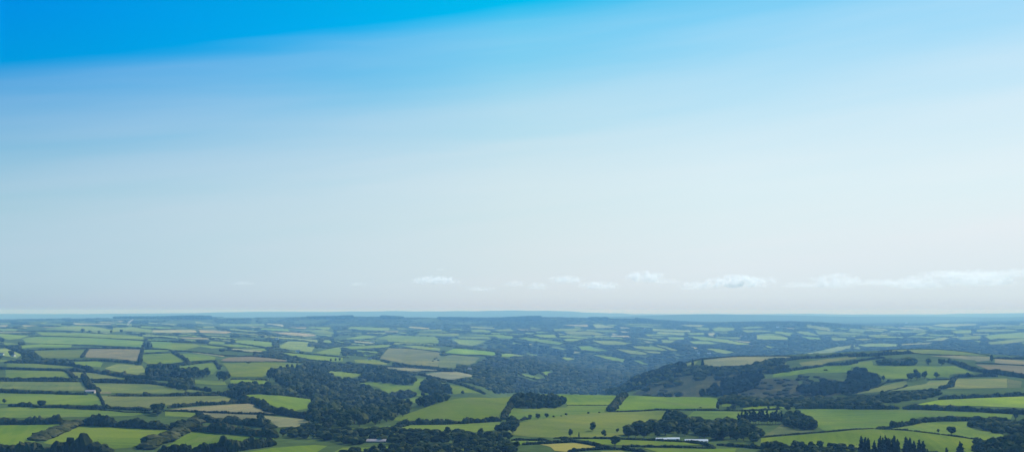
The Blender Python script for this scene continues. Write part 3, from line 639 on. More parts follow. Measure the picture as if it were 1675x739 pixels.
def zone(x):
    for a, b, n in ZNAME:
        if a <= x < b: return n
    return ZNAME[-1][2]
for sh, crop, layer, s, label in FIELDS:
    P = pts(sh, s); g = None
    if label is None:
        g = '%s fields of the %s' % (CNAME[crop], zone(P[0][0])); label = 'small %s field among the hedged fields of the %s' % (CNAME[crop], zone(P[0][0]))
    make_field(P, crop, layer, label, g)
FAR_POLY = []
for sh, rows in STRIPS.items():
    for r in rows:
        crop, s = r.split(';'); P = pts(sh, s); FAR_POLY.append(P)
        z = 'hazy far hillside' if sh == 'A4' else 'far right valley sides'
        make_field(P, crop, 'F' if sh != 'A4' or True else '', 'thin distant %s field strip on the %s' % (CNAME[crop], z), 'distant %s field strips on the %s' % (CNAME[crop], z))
# smaller hedged fields between the surveyed ones on the far slopes, laid out by rule
KEEP_OFF = ['760,604 850,588 1000,592 1060,578 1112,597 1010,652 760,652', '470,500 1010,500 1010,528 900,532 470,535', '-200,500 470,500 470,524 -200,528', '1000,500 1700,500 1700,525 1330,531 1000,527',
            '1090,552 1260,556 1420,556 1420,600 1090,600', '1395,556 1700,553 1700,590 1395,590', '835,560 935,572 980,598 835,598', '700,570 840,560 840,640 700,640']
KEEP_OFF = [[tuple(map(float, q.split(','))) for q in r.split()] for r in KEEP_OFF]
FILL = []
lY = math.log(2700); passno = 0
while passno < 4:
    if lY > math.log(8300): passno += 1; lY = math.log(2700) + rng.uniform(0, .05); continue
    dl = rng.uniform(.045, .085) * (1, .85, .7, .6)[passno]; x = -120 + rng.uniform(0, 50)
    while x < 1790:
        w = rng.uniform(34, 105) * (1 if math.exp(lY) < 5000 else .8) * (1, .85, .7, .6)[passno]; sk = rng.uniform(.2, .7)*dl; s2 = rng.normal(0, 5)
        q = [(x + 2, lY + .10*dl), (x + w - 2.5, lY - sk + .10*dl), (x + w - 2.5 + s2, lY - sk + dl*.9), (x + 2 + s2, lY + dl*.86 + rng.uniform(-.2, .1)*dl)]
        x += w
        if rng.random() > (.86 if x < 800 else .80): continue
        qs = []
        for (a, b), (c, d) in zip(q, q[1:] + q[:1]):
            qs += [(a, b), ((a+c)/2, (b+d)/2)]
        qx = np.array([a for a, _ in qs]); qY = np.exp(np.array([b for _, b in qs]))
        if (qY < 2500).any(): continue
        qy = EYE + (CAMZ - zat(qx, qY)) * F / qY
        ok = ground_visible(qx, qY, 1.0).mean() > .55 and 524 < qy.mean() < 600 and qy.max() - qy.min() > 1.0
        if ok:
            cx, cy = qx.mean(), qy.mean()
            tx = np.append(qx, [cx, cx - w*.25, cx + w*.25]); ty = np.append(qy, [cy, cy, cy])
            for P in FIELD_PX + KEEP_OFF + [f[1] for f in FILL]:
                if max(p[0] for p in P) < qx.min() or min(p[0] for p in P) > qx.max() or max(p[1] for p in P) < qy.min() - 1 or min(p[1] for p in P) > qy.max() + 1: continue
                if in_poly(P, tx, ty).any() or in_poly(list(zip(qx, qy)), [p[0] for p in P], [p[1] for p in P]).any(): ok = False; break
        if ok: FILL.append((q, list(zip(qx, qy))))
    lY += dl
FILL_PX = []
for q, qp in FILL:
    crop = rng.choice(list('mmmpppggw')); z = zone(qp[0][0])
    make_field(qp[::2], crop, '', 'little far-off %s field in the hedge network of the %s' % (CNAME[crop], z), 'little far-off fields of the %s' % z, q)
# the same farmland goes on beyond both edges of the frame
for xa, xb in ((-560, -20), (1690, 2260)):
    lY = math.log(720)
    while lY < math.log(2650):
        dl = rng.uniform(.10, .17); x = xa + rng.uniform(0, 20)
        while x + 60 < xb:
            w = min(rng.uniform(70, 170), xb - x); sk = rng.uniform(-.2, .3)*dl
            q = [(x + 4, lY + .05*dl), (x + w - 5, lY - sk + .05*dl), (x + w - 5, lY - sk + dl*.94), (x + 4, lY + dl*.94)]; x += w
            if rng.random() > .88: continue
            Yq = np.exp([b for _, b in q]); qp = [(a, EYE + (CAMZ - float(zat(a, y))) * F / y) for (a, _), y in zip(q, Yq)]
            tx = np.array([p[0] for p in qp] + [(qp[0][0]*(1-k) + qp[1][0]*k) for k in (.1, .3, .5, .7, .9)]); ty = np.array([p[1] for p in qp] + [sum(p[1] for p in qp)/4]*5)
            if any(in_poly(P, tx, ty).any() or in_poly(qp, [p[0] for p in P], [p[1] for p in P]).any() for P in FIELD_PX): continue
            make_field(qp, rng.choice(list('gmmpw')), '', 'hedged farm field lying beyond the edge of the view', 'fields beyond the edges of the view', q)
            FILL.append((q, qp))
        lY += dl
# pale farm yard
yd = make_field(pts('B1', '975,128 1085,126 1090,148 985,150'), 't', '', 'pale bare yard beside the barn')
if yd: yd.name = 'yard'; yd['category'] = 'yard'

# ------------------------------------------------------------------ foliage
import bmesh
def ico(sub):
    bm = bmesh.new(); bmesh.ops.create_icosphere(bm, subdivisions=sub, radius=1)
    V = np.array([v.co[:] for v in bm.verts]); T = np.array([[v.index for v in f.verts] for f in bm.faces]); bm.free(); return V, T
ICO1, ICO2 = ico(1), ico(2)

def blobs(C, R, tint, jit=.28, tmpl=None):
    """lumps of foliage: each an irregular faceted ball"""
    V0, T0 = tmpl or ICO2
    C = np.asarray(C, float); R = np.asarray(R, float); n = len(C); m = len(V0)
    ang = rng.uniform(0, 6.283, n); ca, sa = np.cos(ang)[:, None], np.sin(ang)[:, None]
    X = V0[None, :, 0]*ca - V0[None, :, 1]*sa; Y = V0[None, :, 0]*sa + V0[None, :, 1]*ca
    B = np.stack([X, Y, np.repeat(V0[None, :, 2], n, 0)], -1)
    B = B * (1 + rng.uniform(-jit, jit, (n, m, 1)))
    V = C[:, None, :] + B * R[:, None, :]
    T = T0[None] + (np.arange(n) * m)[:, None, None]
    ti = np.asarray(tint)[:, None] + rng.normal(0, .09, (n, m))
    return V.reshape(-1, 3), T.reshape(-1, 3), ti.ravel()

def leaves(C, size, tint):
    """loose sprays: single small triangles in random directions"""
    n = len(C)
    A = rng.normal(size=(n, 3, 3)); A /= np.linalg.norm(A, axis=-1, keepdims=True)
    V = C[:, None, :] + A * np.asarray(size).reshape(-1, 1, 1)
    T = np.arange(n*3).reshape(n, 3)
    return V.reshape(-1, 3), T, np.repeat(np.asarray(tint), 3)

def join(parts):
    Vs, Ts, ts, o = [], [], [], 0
    for V, T, t in parts:
        Vs.append(V); Ts.append(T + o); ts.append(t); o += len(V)
    return np.concatenate(Vs), np.concatenate(Ts), np.concatenate(ts)

def tube(path, radii, n=6):
    V, T = [], []
    for (p, r) in zip(path, radii):
        for k in range(n):
            a = 6.2832*k/n; V.append((p[0]+r*math.cos(a), p[1]+r*math.sin(a), p[2]))
    for i in range(len(path)-1):
        for k in range(n):
            a, b = i*n+k, i*n+(k+1) % n
            T += [(a, b, b+n), (a, b+n, a+n)]
    return np.array(V), np.array(T)

def trunk_mesh():
    """a tapered trunk with a few limbs reaching into the crown (unit tree height)"""
    parts = []
    bx, by = rng.normal(0, .015, 2)
    V, T = tube([(0, 0, -.02), (bx*.4, by*.4, .16), (bx, by, .34), (bx*1.5, by*1.5, .62)], [.042, .03, .024, .010]); parts.append((V, T, np.zeros(len(V))))
    for k in range(4):
        a = rng.uniform(0, 6.28); l = rng.uniform(.16, .26); z0 = rng.uniform(.24, .36)
        V, T = tube([(bx, by, z0), (bx+.5*l*math.cos(a), by+.5*l*math.sin(a), z0+.10), (bx+l*math.cos(a), by+l*math.sin(a), z0+.24)], [.016, .011, .005], 5); parts.append((V, T, np.zeros(len(V))))
    V, T, _ = join(parts)
    return mesh_from('trunk', V, T, mat=M_BARK)

def crown_mesh(mat, nl, slim=1.0, low=.14):
    parts = []
    c = np.array([0, 0, .55]); ax = np.array([.36*slim, .36*slim, .38])
    D = rng.normal(size=(nl, 3)); D /= np.linalg.norm(D, axis=1, keepdims=True)
    rr = rng.uniform(.45, .78, (nl, 1))
    C = c + D * ax * rr; C[:, 2] = np.clip(C[:, 2], low + .1, .88)
    R = rng.uniform(.12, .20, (nl, 1)) * np.array([1.05*slim**.5, 1.05*slim**.5, .85]) 
    t = rng.uniform(.15, .85, nl)
    parts.append(blobs(C, R, t, .30))
    parts.append(blobs([c], [ax*.62], [.3], .25))
    k = rng.integers(0, nl, 420)
    d = rng.normal(size=(420, 3)); d /= np.linalg.norm(d, axis=1, keepdims=True)
    parts.append(leaves(C[k] + d * R[k] * rng.uniform(.85, 1.3, (420, 1)), rng.uniform(.025, .05, 420), t[k] + rng.normal(0, .2, 420)))
    V, T, ti = join(parts)
    return mesh_from('crown', V, T, np.clip(ti, 0, 1), mat=mat)

def conifer_mesh():
    n = 20; z = np.linspace(.16, .93, n) + rng.normal(0, .015, n); f = (z - .12)/.85
    rad = .17*(1-f)**.75 + .025
    a = rng.uniform(0, 6.283, n); off = rad*rng.uniform(.2, .75, n)
    C = np.stack([off*np.cos(a), off*np.sin(a), z], -1); R = np.stack([rad*rng.uniform(.6, 1.0, n)]*2 + [np.full(n, .075)*rng.uniform(.8, 1.4, n)], -1)
    k = rng.integers(0, n, 220)
    V, T, ti = join([blobs(C, R, rng.uniform(.05, .9, n), .38), blobs([[0, 0, .45]], [[.11, .11, .40]], [.3], .2),
        leaves(C[k] + rng.normal(0, 1, (220, 3))*R[k]*.75, rng.uniform(.02, .045, 220), rng.uniform(0, 1, 220))])
    return mesh_from('crown', V, T, np.clip(ti, 0, 1), mat=M_CONI)

def pine_mesh():
    n = 9; C = np.stack([rng.normal(0, .05, n), rng.normal(0, .05, n), np.linspace(.27, .93, n)], -1)
    R = np.stack([np.linspace(.17, .065, n)*rng.uniform(.8, 1.2, n)]*2 + [np.full(n, .085)], -1)
    V, T, ti = join([blobs(C, R, rng.uniform(.1, .8, n), .35), leaves(C[rng.integers(0, n, 120)] + rng.normal(0, .07, (120, 3)), rng.uniform(.02, .045, 120), rng.uniform(0, 1, 120))])
    return mesh_from('crown', V, T, np.clip(ti, 0, 1), mat=M_CONI)
def straight_trunk():
    V, T = tube([(0, 0, -.02), (.004, 0, .4), (0, .004, .9)], [.022, .016, .006], 6); return mesh_from('trunk', V, T, mat=M_BARK)

def bush_mesh():
    n = 7; C = np.stack([rng.normal(0, .28, n), rng.normal(0, .28, n), rng.uniform(.25, .62, n)], -1); R = rng.uniform(.24, .36, (n, 1)) * np.ones(3); t = rng.uniform(.1, .8, n)
    k = rng.integers(0, n, 160); d = rng.normal(size=(160, 3)); d /= np.linalg.norm(d, axis=1, keepdims=True)
    V, T, ti = join([blobs(C, R, t, .3), leaves(C[k] + d*R[k]*rng.uniform(.85, 1.25, (160, 1)), rng.uniform(.05, .1, 160), t[k])])
    return mesh_from('foliage', V, T, np.clip(ti, 0, 1), mat=M_HEDGE)

CROWNS = {'b': [crown_mesh(M_LEAF, n) for n in (13, 15, 17, 14, 16, 12, 18, 14)], 'w': [crown_mesh(M_PALE, n, .85, .2) for n in (13, 15, 12)],
          'c': [conifer_mesh() for _ in range(5)], 'p': [pine_mesh() for _ in range(6)]}
TRUNKS = {'b': [trunk_mesh() for _ in range(5)], 'w': [trunk_mesh() for _ in range(2)], 'c': [straight_trunk()], 'p': [straight_trunk()]}
BUSHM = [bush_mesh() for _ in range(4)]
TREENAME = {'b': 'broadleaf_tree', 'w': 'pale_tree', 'c': 'conifer', 'p': 'pine_tree'}
TREECAT = {'b': 'tree', 'w': 'tree', 'c': 'conifer', 'p': 'pine'}
SOLO = {}
def tree(loc, h, wf, kind, label, group=None):
    r = empty(TREENAME[kind], loc, rng.uniform(0, 6.283))
    r.scale = (h*wf, h*wf, h)
    tag(r, label, TREECAT[kind], group)
    for nm, pool in (('crown', CROWNS), ('trunk', TRUNKS)):
        link(bpy.data.objects.new(nm, pool[kind][int(rng.integers(len(pool[kind])))]), r)
    return r

TREES = []     # (x, Y, h) of everything placed singly, for the record of what covers what
for (px, py, layer, h, wf, kind, label) in LONE:
    Y = dist_at(px, py, layer); p = world(px, Y)
    tree(p, h, wf, kind, label)
for (px, py, layer, h, label) in BUSHES:
    Y = dist_at(px, py, layer); p = world(px, Y)
    o = link(bpy.data.objects.new('bush', BUSHM[int(rng.integers(4))])); o.location = p; o.rotation_euler.z = rng.uniform(0, 6); s = h
    o.scale = (s*1.15, s*1.15, s); tag(o, label, 'bush', 'small bushes out in the fields')
for i, (px, py, h) in enumerate(PINES):
    Y = dist_at(px, py, 'N')
    tree(world(px, Y), h, .95, 'p', 'first thin pine, at the open end of the pine row' if i == 0 else 'last thin pine, touching the rounded copse' if i == len(PINES)-1 else 'tall thin pine standing in the middle of the pine row', 'pines in the row by the rounded copse')

for i, (px, ty) in enumerate(CONIFERS):
    py = 742.5 + (i % 3)*.8; Y = dist_at(px, py, 'N'); h = (py - ty) * Y / F
    lab = 'tall dark conifer in the front stand at the bottom edge'
    if i == 0: lab = 'first tall conifer, at the open end of the front stand'
    if i == 8: lab = 'tallest conifer of the front stand at the bottom edge'
    if i == len(CONIFERS)-1: lab = 'broad conifer apart from the front stand, beside the pale round trees'
    tree(world(px, Y), h, 1.0 if i < 15 else 1.5, 'c', lab, 'tall conifers of the front stand')

# ------------------------------------------------------------------ hedges
def hedge_points(P, layer, spacing):
    C = [(x, math.log(dist_at(x, y, layer))) for x, y in P]
    xs, ys = [], []
    for (x0, l0), (x1, l1) in zip(C, C[1:]):
        n = max(2, int(max(abs(x1-x0)/2.0, abs(l1-l0)/.004)))
        t = np.arange(n) / n
        xs.append(x0+(x1-x0)*t); ys.append(l0+(l1-l0)*t)
    xs = np.append(np.concatenate(xs), C[-1][0]); Y = np.exp(np.append(np.concatenate(ys), C[-1][1]))
    Wd = world(xs, Y)
    d = np.concatenate([[0], np.cumsum(np.linalg.norm(np.diff(Wd[:, :2], axis=0), axis=1))])
    n = max(2, int(d[-1] / spacing)); q = np.linspace(0, d[-1], n)
    X = np.interp(q, d, Wd[:, 0]); Yq = np.interp(q, d, Wd[:, 1])
    # hedges wander a little
    X = X + np.convolve(rng.normal(0, spacing*.5, n), np.ones(5)/5, 'same'); Yq = Yq + np.convolve(rng.normal(0, spacing*.5, n), np.ones(5)/5, 'same')
    Z = zat(CX + F*X/Yq, Yq)
    return np.stack([X, Yq, Z], -1)

def hedge_mesh(Pq, h, w, rag):
    n = len(Pq); Y = Pq[:, 1].mean()
    sm = lambda k, a: np.convolve(rng.normal(0, a, n + 2*k), np.ones(k)/k*math.sqrt(k), 'same')[k:-k] if n > 2 else np.zeros(n)
    hh = h * np.clip(1 + rag*.42*sm(5, 1.0) + rag*.15*rng.normal(0, 1, n), .58, 1.75)
    ends = np.minimum(np.arange(n), np.arange(n)[::-1]); hh *= np.clip(.65 + .12*ends, 0, 1)
    if rag > .35 and n > 6:
        k = rng.random(n) < .05*rag; hh[k] *= rng.uniform(1.2, 1.5, k.sum())
    parts = []
    tin = np.clip(.4 + .16*sm(4, 1.0), .05, .95)
    rows = 2 if w > 4.5 else 1
    for r in range(rows):
        off = (r - (rows-1)/2) * w * .45
        C = Pq.copy(); C[:, :2] += rng.normal(0, w*.10, (n, 2)); C[:, 1] += off
        hr = hh * rng.uniform(.85, 1.08, n)
        C[:, 2] += hr*.40
        R = np.stack([np.full(n, max(w*.34, SPC*.72)) * rng.uniform(.8, 1.2, n), w*.34*rng.uniform(.8, 1.2, n), hr*.52], -1)
        parts.append(blobs(C, R, tin, .26, ICO2 if Y < 3200 else ICO1))
    if Y < 1700:
        per = 9; k = np.repeat(np.arange(n), per)
        d = rng.normal(size=(n*per, 3)); d /= np.linalg.norm(d, axis=1, keepdims=True)
        C = Pq[k] + np.stack([d[:, 0]*SPC*.9, d[:, 1]*w*.5, hh[k]*(.55 + .55*d[:, 2])], -1); C[:, 2] = np.maximum(C[:, 2], Pq[k, 2])
        parts.append(leaves(C, rng.uniform(.16, .42, n*per)*min(1.2, h/3.5), tin[k] + rng.normal(0, .22, n*per)))
    V, T, ti = join(parts)
    return V, T, np.clip(ti, 0, 1)

def make_hedge(P, layer, h, w, rag, label, group):
    global SPC
    Ym = math.exp(np.mean([math.log(dist_at(x, y, layer)) for x, y in P]))
    SPC = max(1.3, Ym*.0014, w*.22)
    Pq = hedge_points(P, layer, SPC); c = Pq[len(Pq)//2].copy()
    V, T, ti = hedge_mesh(Pq, h, w, rag)
    o = link(bpy.data.objects.new('hedge', mesh_from('hedge', V - c, T, ti, mat=M_HEDGE))); o.location = c
    return tag(o, label, 'hedge', group)
for sh, layer, h, w, rag, s, label in HEDGES:
    make_hedge(pts(sh, s), layer, h, w, rag, label, 'hedges between the nearer fields')
nf = 0
for P in FAR_POLY:          # the far strips are hedged along their near edges
    i0 = min(range(len(P)), key=lambda i: P[i][0]); i1 = max(range(len(P)), key=lambda i: P[i][0])
    low = []; i = i1
    while True:
        low.append(P[i])
        if i == i0: break
        i = (i + 1) % len(P)
    low = [(x, y + .35) for x, y in low]
    if low[-1][0] - low[0][0] == 0: continue
    if abs(low[0][0] - low[-1][0]) < 12: continue
    z = zone(P[0][0])
    make_hedge(low, 'F', 3.4, 9, .5, 'faint hedge along the near edge of a distant strip field, %s' % z, 'distant hedges of the %s' % z); nf += 1

net = []
for q, qp in FILL:
    A = np.array([q[3], q[0], q[1]]); t = np.linspace(0, 2, 15)
    if rng.random() < .4: A, t = A[1:], t[t <= 1]
    x = np.interp(t, np.arange(len(A)), A[:, 0]); Y = np.exp(np.interp(t, np.arange(len(A)), A[:, 1]))
    Wd = world(x, Y); d = np.append(0, np.cumsum(np.linalg.norm(np.diff(Wd[:, :2], axis=0), axis=1)))
    SPC = max(2.0, Y.mean()*.0016); n = max(3, int(d[-1]/SPC)); qd = np.linspace(0, d[-1], n)
    X = np.interp(qd, d, Wd[:, 0]); Yq = np.interp(qd, d, Wd[:, 1]); X += rng.normal(0, 1.5, n); Yq += rng.normal(0, 3, n)
    net.append(hedge_mesh(np.stack([X, Yq, zat(CX + F*X/Yq, Yq)], -1), 3.6, 8, .7))
V, T, ti = join(net); c = V.mean(0)
o = link(bpy.data.objects.new('hedgerows', mesh_from('hedgerows', V - c, T, ti, mat=M_HEDGE))); o.location = c
tag(o, 'faint network of hedgerows between the little far-off fields', 'hedgerow', kind='stuff')

# ------------------------------------------------------------------ woods
def scatter(P, layer, lat, dep):
    xs = [p[0] for p in P]; Ys = [dist_at(x, y, layer) for x, y in P]
    G = [(x, math.log(Y)) for x, Y in zip(xs, Ys)]
    out = []
    Y = min(Ys)
    while Y < max(Ys):
        dx = lat * F / Y; x = min(xs) + rng.uniform(0, dx)
        while x < max(xs):
            yy = Y + rng.uniform(-.45, .45)*dep; xx = x + rng.uniform(-.3, .3)*dx
            out.append((xx, yy)); x += dx
        Y += dep
    if not out: return np.zeros((0, 2))
    A = np.array(out); m = in_poly(G, A[:, 0], np.log(A[:, 1]))
    return A[m]

def mass_mesh(A, hs, sp, near):
    p = world(A[:, 0], A[:, 1]); n = len(p)
    t = rng.uniform(.1, .8, n); wr = sp
    C = p.copy(); C[:, 2] += hs*.52
    parts = [blobs(C, np.stack([wr*rng.uniform(.48, .66, n), wr*rng.uniform(.48, .66, n), hs*.5], -1), t, .24)]
    if near:
        for _ in range(2):
            D = rng.normal(0, 1, (n, 3)); D[:, 2] = np.abs(D[:, 2]); D /= np.linalg.norm(D, axis=1, keepdims=True)
            parts.append(blobs(C + D*np.stack([wr*.42*np.ones(n)]*2 + [hs*.36], -1), np.stack([wr*.3*np.ones(n)]*2 + [hs*.24], -1), t + rng.normal(0, .12, n), .3))
    V, T, ti = join(parts); return V, T, np.clip(ti, 0, 1), p

cand, masses = [], []
for wi, (name, layer, outline, h, lat, dep, kind, singles, tl, ml) in enumerate(WOODS):
    P = [tuple(map(float, q.split(','))) for q in outline.split()]
    A = scatter(P, layer, lat, dep)
    if dep >= 30: A = A[rng.random(len(A)) < .38]; A[:, 1] += rng.normal(0, dep*.4, len(A))
    if len(A) == 0: print('EMPTY WOOD', name); continue
    hs = h * rng.uniform(.72, 1.22, len(A))
    k = kind
    if singles:
        for (x, Y), hh in zip(A, hs): cand.append([x, Y, hh, wi])
    else:
        masses.append((wi, A, hs))
cand = np.array(cand)
# which of the wood trees show: crowns tested against every nearer crown and the ground
top = EYE + (CAMZ - zat(cand[:, 0], cand[:, 1]) - cand[:, 2]) * F / cand[:, 1]
hpx = cand[:, 2] * F / cand[:, 1]; wpx = hpx * .80
vis = ground_visible(cand[:, 0], cand[:, 1], cand[:, 2]*.7) & (cand[:, 0] > -4) & (cand[:, 0] < 1679) & (top < 736)
order = np.argsort(cand[:, 1]); shown = np.zeros(len(cand), bool)
for q, i in enumerate(order):
    if not vis[i]: continue
    nb = order[max(0, q-500):q]
    cover = (np.abs(cand[nb, 0] - cand[i, 0]) < wpx[nb]*.42) & (top[nb] < top[i] + hpx[i]*.30) & (top[nb] + hpx[nb] > top[i] + .3*hpx[i])
    shown[i] = not cover.any()
LIMIT = 300 - sum(1 for t in LONE if t[5] in 'b')
score = np.where(shown, hpx, -1); bl = np.array([WOODS[int(w)][6] != 'c' for w in cand[:, 3]])
pick = np.zeros(len(cand), bool)
best = [i for i in np.argsort(-score) if score[i] > 0 and bl[i]][:LIMIT]
pick[best] = True
pick |= (~bl) & (score > 0)
print('wood trees', len(cand), 'shown', int(shown.sum()), 'single', int(pick.sum()), 'fields', n_field, 'far hedges', nf)
for i in np.nonzero(pick)[0]:
    x, Y, hh, wi = cand[i]; w = WOODS[int(wi)]; kd = w[6]
    if kd == 'b' and w[3] and rng.random() < (.30 if 'belt' in w[0] else .10): kd = 'w'
    wf = rng.uniform(.95, 1.25) if kd != 'c' else rng.uniform(.85, 1.15)
    tree(world(x, Y), hh, wf, kd, w[8] if kd == w[6] else 'paler greyish tree among the darker ones, ' + w[0], ('trees of the ' if kd == w[6] else 'paler trees of the ') + w[0])
for wi, w in enumerate(WOODS):
    m = (~pick) & (cand[:, 3] == wi)
    if w[7] and m.any(): masses.append((wi, cand[m][:, :2], cand[m][:, 2]))
for wi, A, hs in masses:
    w = WOODS[wi]
    V, T, ti, p = mass_mesh(A, hs*(.62 if w[6] == 'c' else .9), w[4]*1.12, A[:, 1].mean() < 2600); c = p.mean(0)
    mt = M_CONI if 'dark' in w[9] else {'b': M_LEAF, 'c': M_CONI, 'w': M_PALE}[w[6]]
    o = link(bpy.data.objects.new('woodland', mesh_from('woodland', V - c, T, ti, mat=mt))); o.location = c
    tag(o, w[9], 'woodland', kind='stuff')

# clumps along the wooded skyline ridge, flat-topped like plantations
out = []
for Y in np.arange(8050, 8750, 45):
    dx = 26*F/Y; n = int(880/dx); xs = 190 + np.arange(n)*dx + rng.uniform(-2, 2, n)
    keep = (np.sin(xs/41 + 1) + .8*np.sin(xs/17.3 + 2) + .6*np.sin(xs/97)) > -.1
    out.append(np.stack([xs[keep], np.full(keep.sum(), Y) + rng.uniform(-20, 20, keep.sum())], -1))
A = np.concatenate(out); h = 11 + 6*np.sin(A[:, 0]/31 + 1)*np.sin(A[:, 0]/77) + rng.uniform(-1.5, 1.5, len(A))
V, T, ti, p = mass_mesh(A, h, np.full(len(A), 30.0), False); c = p.mean(0)
o = link(bpy.data.objects.new('woodland', mesh_from('woodland', V - c, T, ti, mat=M_CONI))); o.location = c
tag(o, 'dark blue plantations along the far skyline ridge', 'woodland', kind='stuff')

# far woods and scrub: everything beyond that is not field
def free_of_fields(x, y, h):
    ok = np.ones(len(x), bool)
    for P in FIELD_PX:
        X0, X1 = min(p[0] for p in P) - 1, max(p[0] for p in P) + 1; Y0, Y1 = min(p[1] for p in P) - 1, max(p[1] for p in P) + 12
        m = (x > X0) & (x < X1) & (y > Y0) & (y < Y1) & ok
        if m.any():
            xm, ym, hm = x[m], y[m], h[m]
            bad = in_poly(P, xm, ym) | in_poly(P, xm, ym - hm*.5) | in_poly(P, xm, ym - hm*.95)
            for e in (-4, 4): bad |= in_poly(P, xm + e, ym) | in_poly(P, xm + e, ym - hm*.7)
            ok[m] &= ~bad
    return ok
FARW = [('left far plateau woods', -160, 420, 1900, 10500), ('middle slope woods', 420, 800, 1900, 10500), ('deep valley woods', 800, 1110, 1900, 4300),
        ('hazy far hillside woods', 800, 1250, 4300, 10500), ('far right valley woods', 1110, 1840, 2600, 10500)]
FARLAB = ['dim belts and thickets between the left far fields', 'blue-green woods and thickets between the middle slope fields', 'broad mass of woodland filling the deep central valley', 'faint blue woods between the strip fields of the hazy far hillside', 'blue hazy woods filling the far right valley']
for (nm, x0, x1, d0, d1), lab in zip(FARW, FARLAB):
    out = []; Y = d0
    while Y < d1:
        lat = max(9.0, Y*.0042); dx = lat*F/Y
        n = int((x1-x0)/dx)
        out.append(np.stack([x0 + (np.arange(n) + rng.uniform(-.4, .4, n))*dx, Y*(1 + rng.uniform(-.006, .006, n)), np.full(n, lat)], -1)); Y *= 1.0125
    A = np.concatenate(out)
    dens = .5 + .25*np.sin(A[:, 0]/37 + A[:, 1]/340) + .2*np.sin(A[:, 0]/13.7 - A[:, 1]/190 + 2)
    thr = .58 if nm.startswith('left') else .32 if nm.startswith('middle') else -.2 if nm.startswith('deep') else .02
    A = A[dens > thr + rng.uniform(-.15, .15, len(A))]
    h = rng.uniform(.6, 1.15, len(A)) * (9.5 if nm.startswith('deep') else 5.6)
    y = EYE + (CAMZ - zat(A[:, 0], A[:, 1])) * F / A[:, 1]
    k = free_of_fields(A[:, 0], y, h*F/A[:, 1]) & ground_visible(A[:, 0], A[:, 1], h)
    A, h = A[k], h[k]
    print(nm, len(A))
    if nm.startswith('deep'):      # paler stands of willow and ash along the valley
        pale = (np.sin(A[:, 0]/29 + A[:, 1]/260) + np.sin(A[:, 0]/11.7 - A[:, 1]/147 + 1) + .5*rng.normal(0, 1, len(A))) > .95
        V, T, ti, p = mass_mesh(A[pale][:, :2], h[pale]*.8, A[pale][:, 2]*1.1, False); c = p.mean(0)
        o = link(bpy.data.objects.new('woodland', mesh_from('woodland', V - c, T, ti, mat=M_PALE))); o.location = c
        tag(o, 'paler grey-green stands scattered through the deep central valley woods', 'woodland', kind='stuff')
        A, h = A[~pale], h[~pale]
    V, T, ti, p = mass_mesh(A[:, :2], h, A[:, 2]*1.1, False); c = p.mean(0)
    o = link(bpy.data.objects.new('woodland', mesh_from('woodland', V - c, T, ti, mat=M_LEAF))); o.location = c
    tag(o, lab, 'woodland', kind='stuff')
# ------------------------------------------------------------------ farm buildings
def box_part(name, x0, x1, y0, y1, z0, z1, mat, parent, bev=0.0):
    bm = bmesh.new(); bmesh.ops.create_cube(bm, size=1)
    for v in bm.verts:
        v.co = ((x0+x1)/2 + v.co.x*(x1-x0), (y0+y1)/2 + v.co.y*(y1-y0), (z0+z1)/2 + v.co.z*(z1-z0))
    if bev: bmesh.ops.bevel(bm, geom=bm.edges[:], offset=bev, segments=1, affect='EDGES')
    me = bpy.data.meshes.new(name); bm.to_mesh(me); bm.free(); me.materials.append(mat)
    return link(bpy.data.objects.new(name, me), parent)
def prism(name, L, Wd, z0, z1, t, mat, parent):
    """a pitched roof of thickness t along x"""
    hx, hy = L/2 + .25, Wd/2 + .3
    sec = [(-hy, z0 - .12), (0, z1), (hy, z0 - .12), (hy, z0 - .12 + t), (0, z1 + t), (-hy, z0 - .12 + t)]
    V = [(sx*hx, y, z) for sx in (-1, 1) for y, z in sec]
    bm = bmesh.new(); vs = [bm.verts.new(v) for v in V]; n = 6
    for i in range(n): bm.faces.new((vs[i], vs[(i+1) % n], vs[n+(i+1) % n], vs[n+i]))
    for q in ((0, 1, 4, 5), (1, 2, 3, 4)):
        bm.faces.new([vs[i] for i in q]); bm.faces.new([vs[n+i] for i in reversed(q)])
    bmesh.ops.recalc_face_normals(bm, faces=bm.faces[:])
    me = bpy.data.meshes.new(name); bm.to_mesh(me); bm.free(); me.materials.append(mat)
    return link(bpy.data.objects.new(name, me), parent)
def wall_shell(L, Wd, zw, zr_, mat, parent):
    hx, hy = L/2, Wd/2
    sec = [(-hy, -.6), (hy, -.6), (hy, zw), (0, zr_ - .02), (-hy, zw)]
    bm = bmesh.new(); vs = [bm.verts.new((s*hx, y, z)) for s in (-1, 1) for y, z in sec]
    for i in range(5): bm.faces.new((vs[i], vs[(i+1) % 5], vs[5+(i+1) % 5], vs[5+i]))
    bm.faces.new(vs[:5]); bm.faces.new(vs[5:][::-1])
    bmesh.ops.recalc_face_normals(bm, faces=bm.faces[:])
    me = bpy.data.meshes.new('wall'); bm.to_mesh(me); bm.free(); me.materials.append(mat)
    return link(bpy.data.objects.new('wall', me), parent)
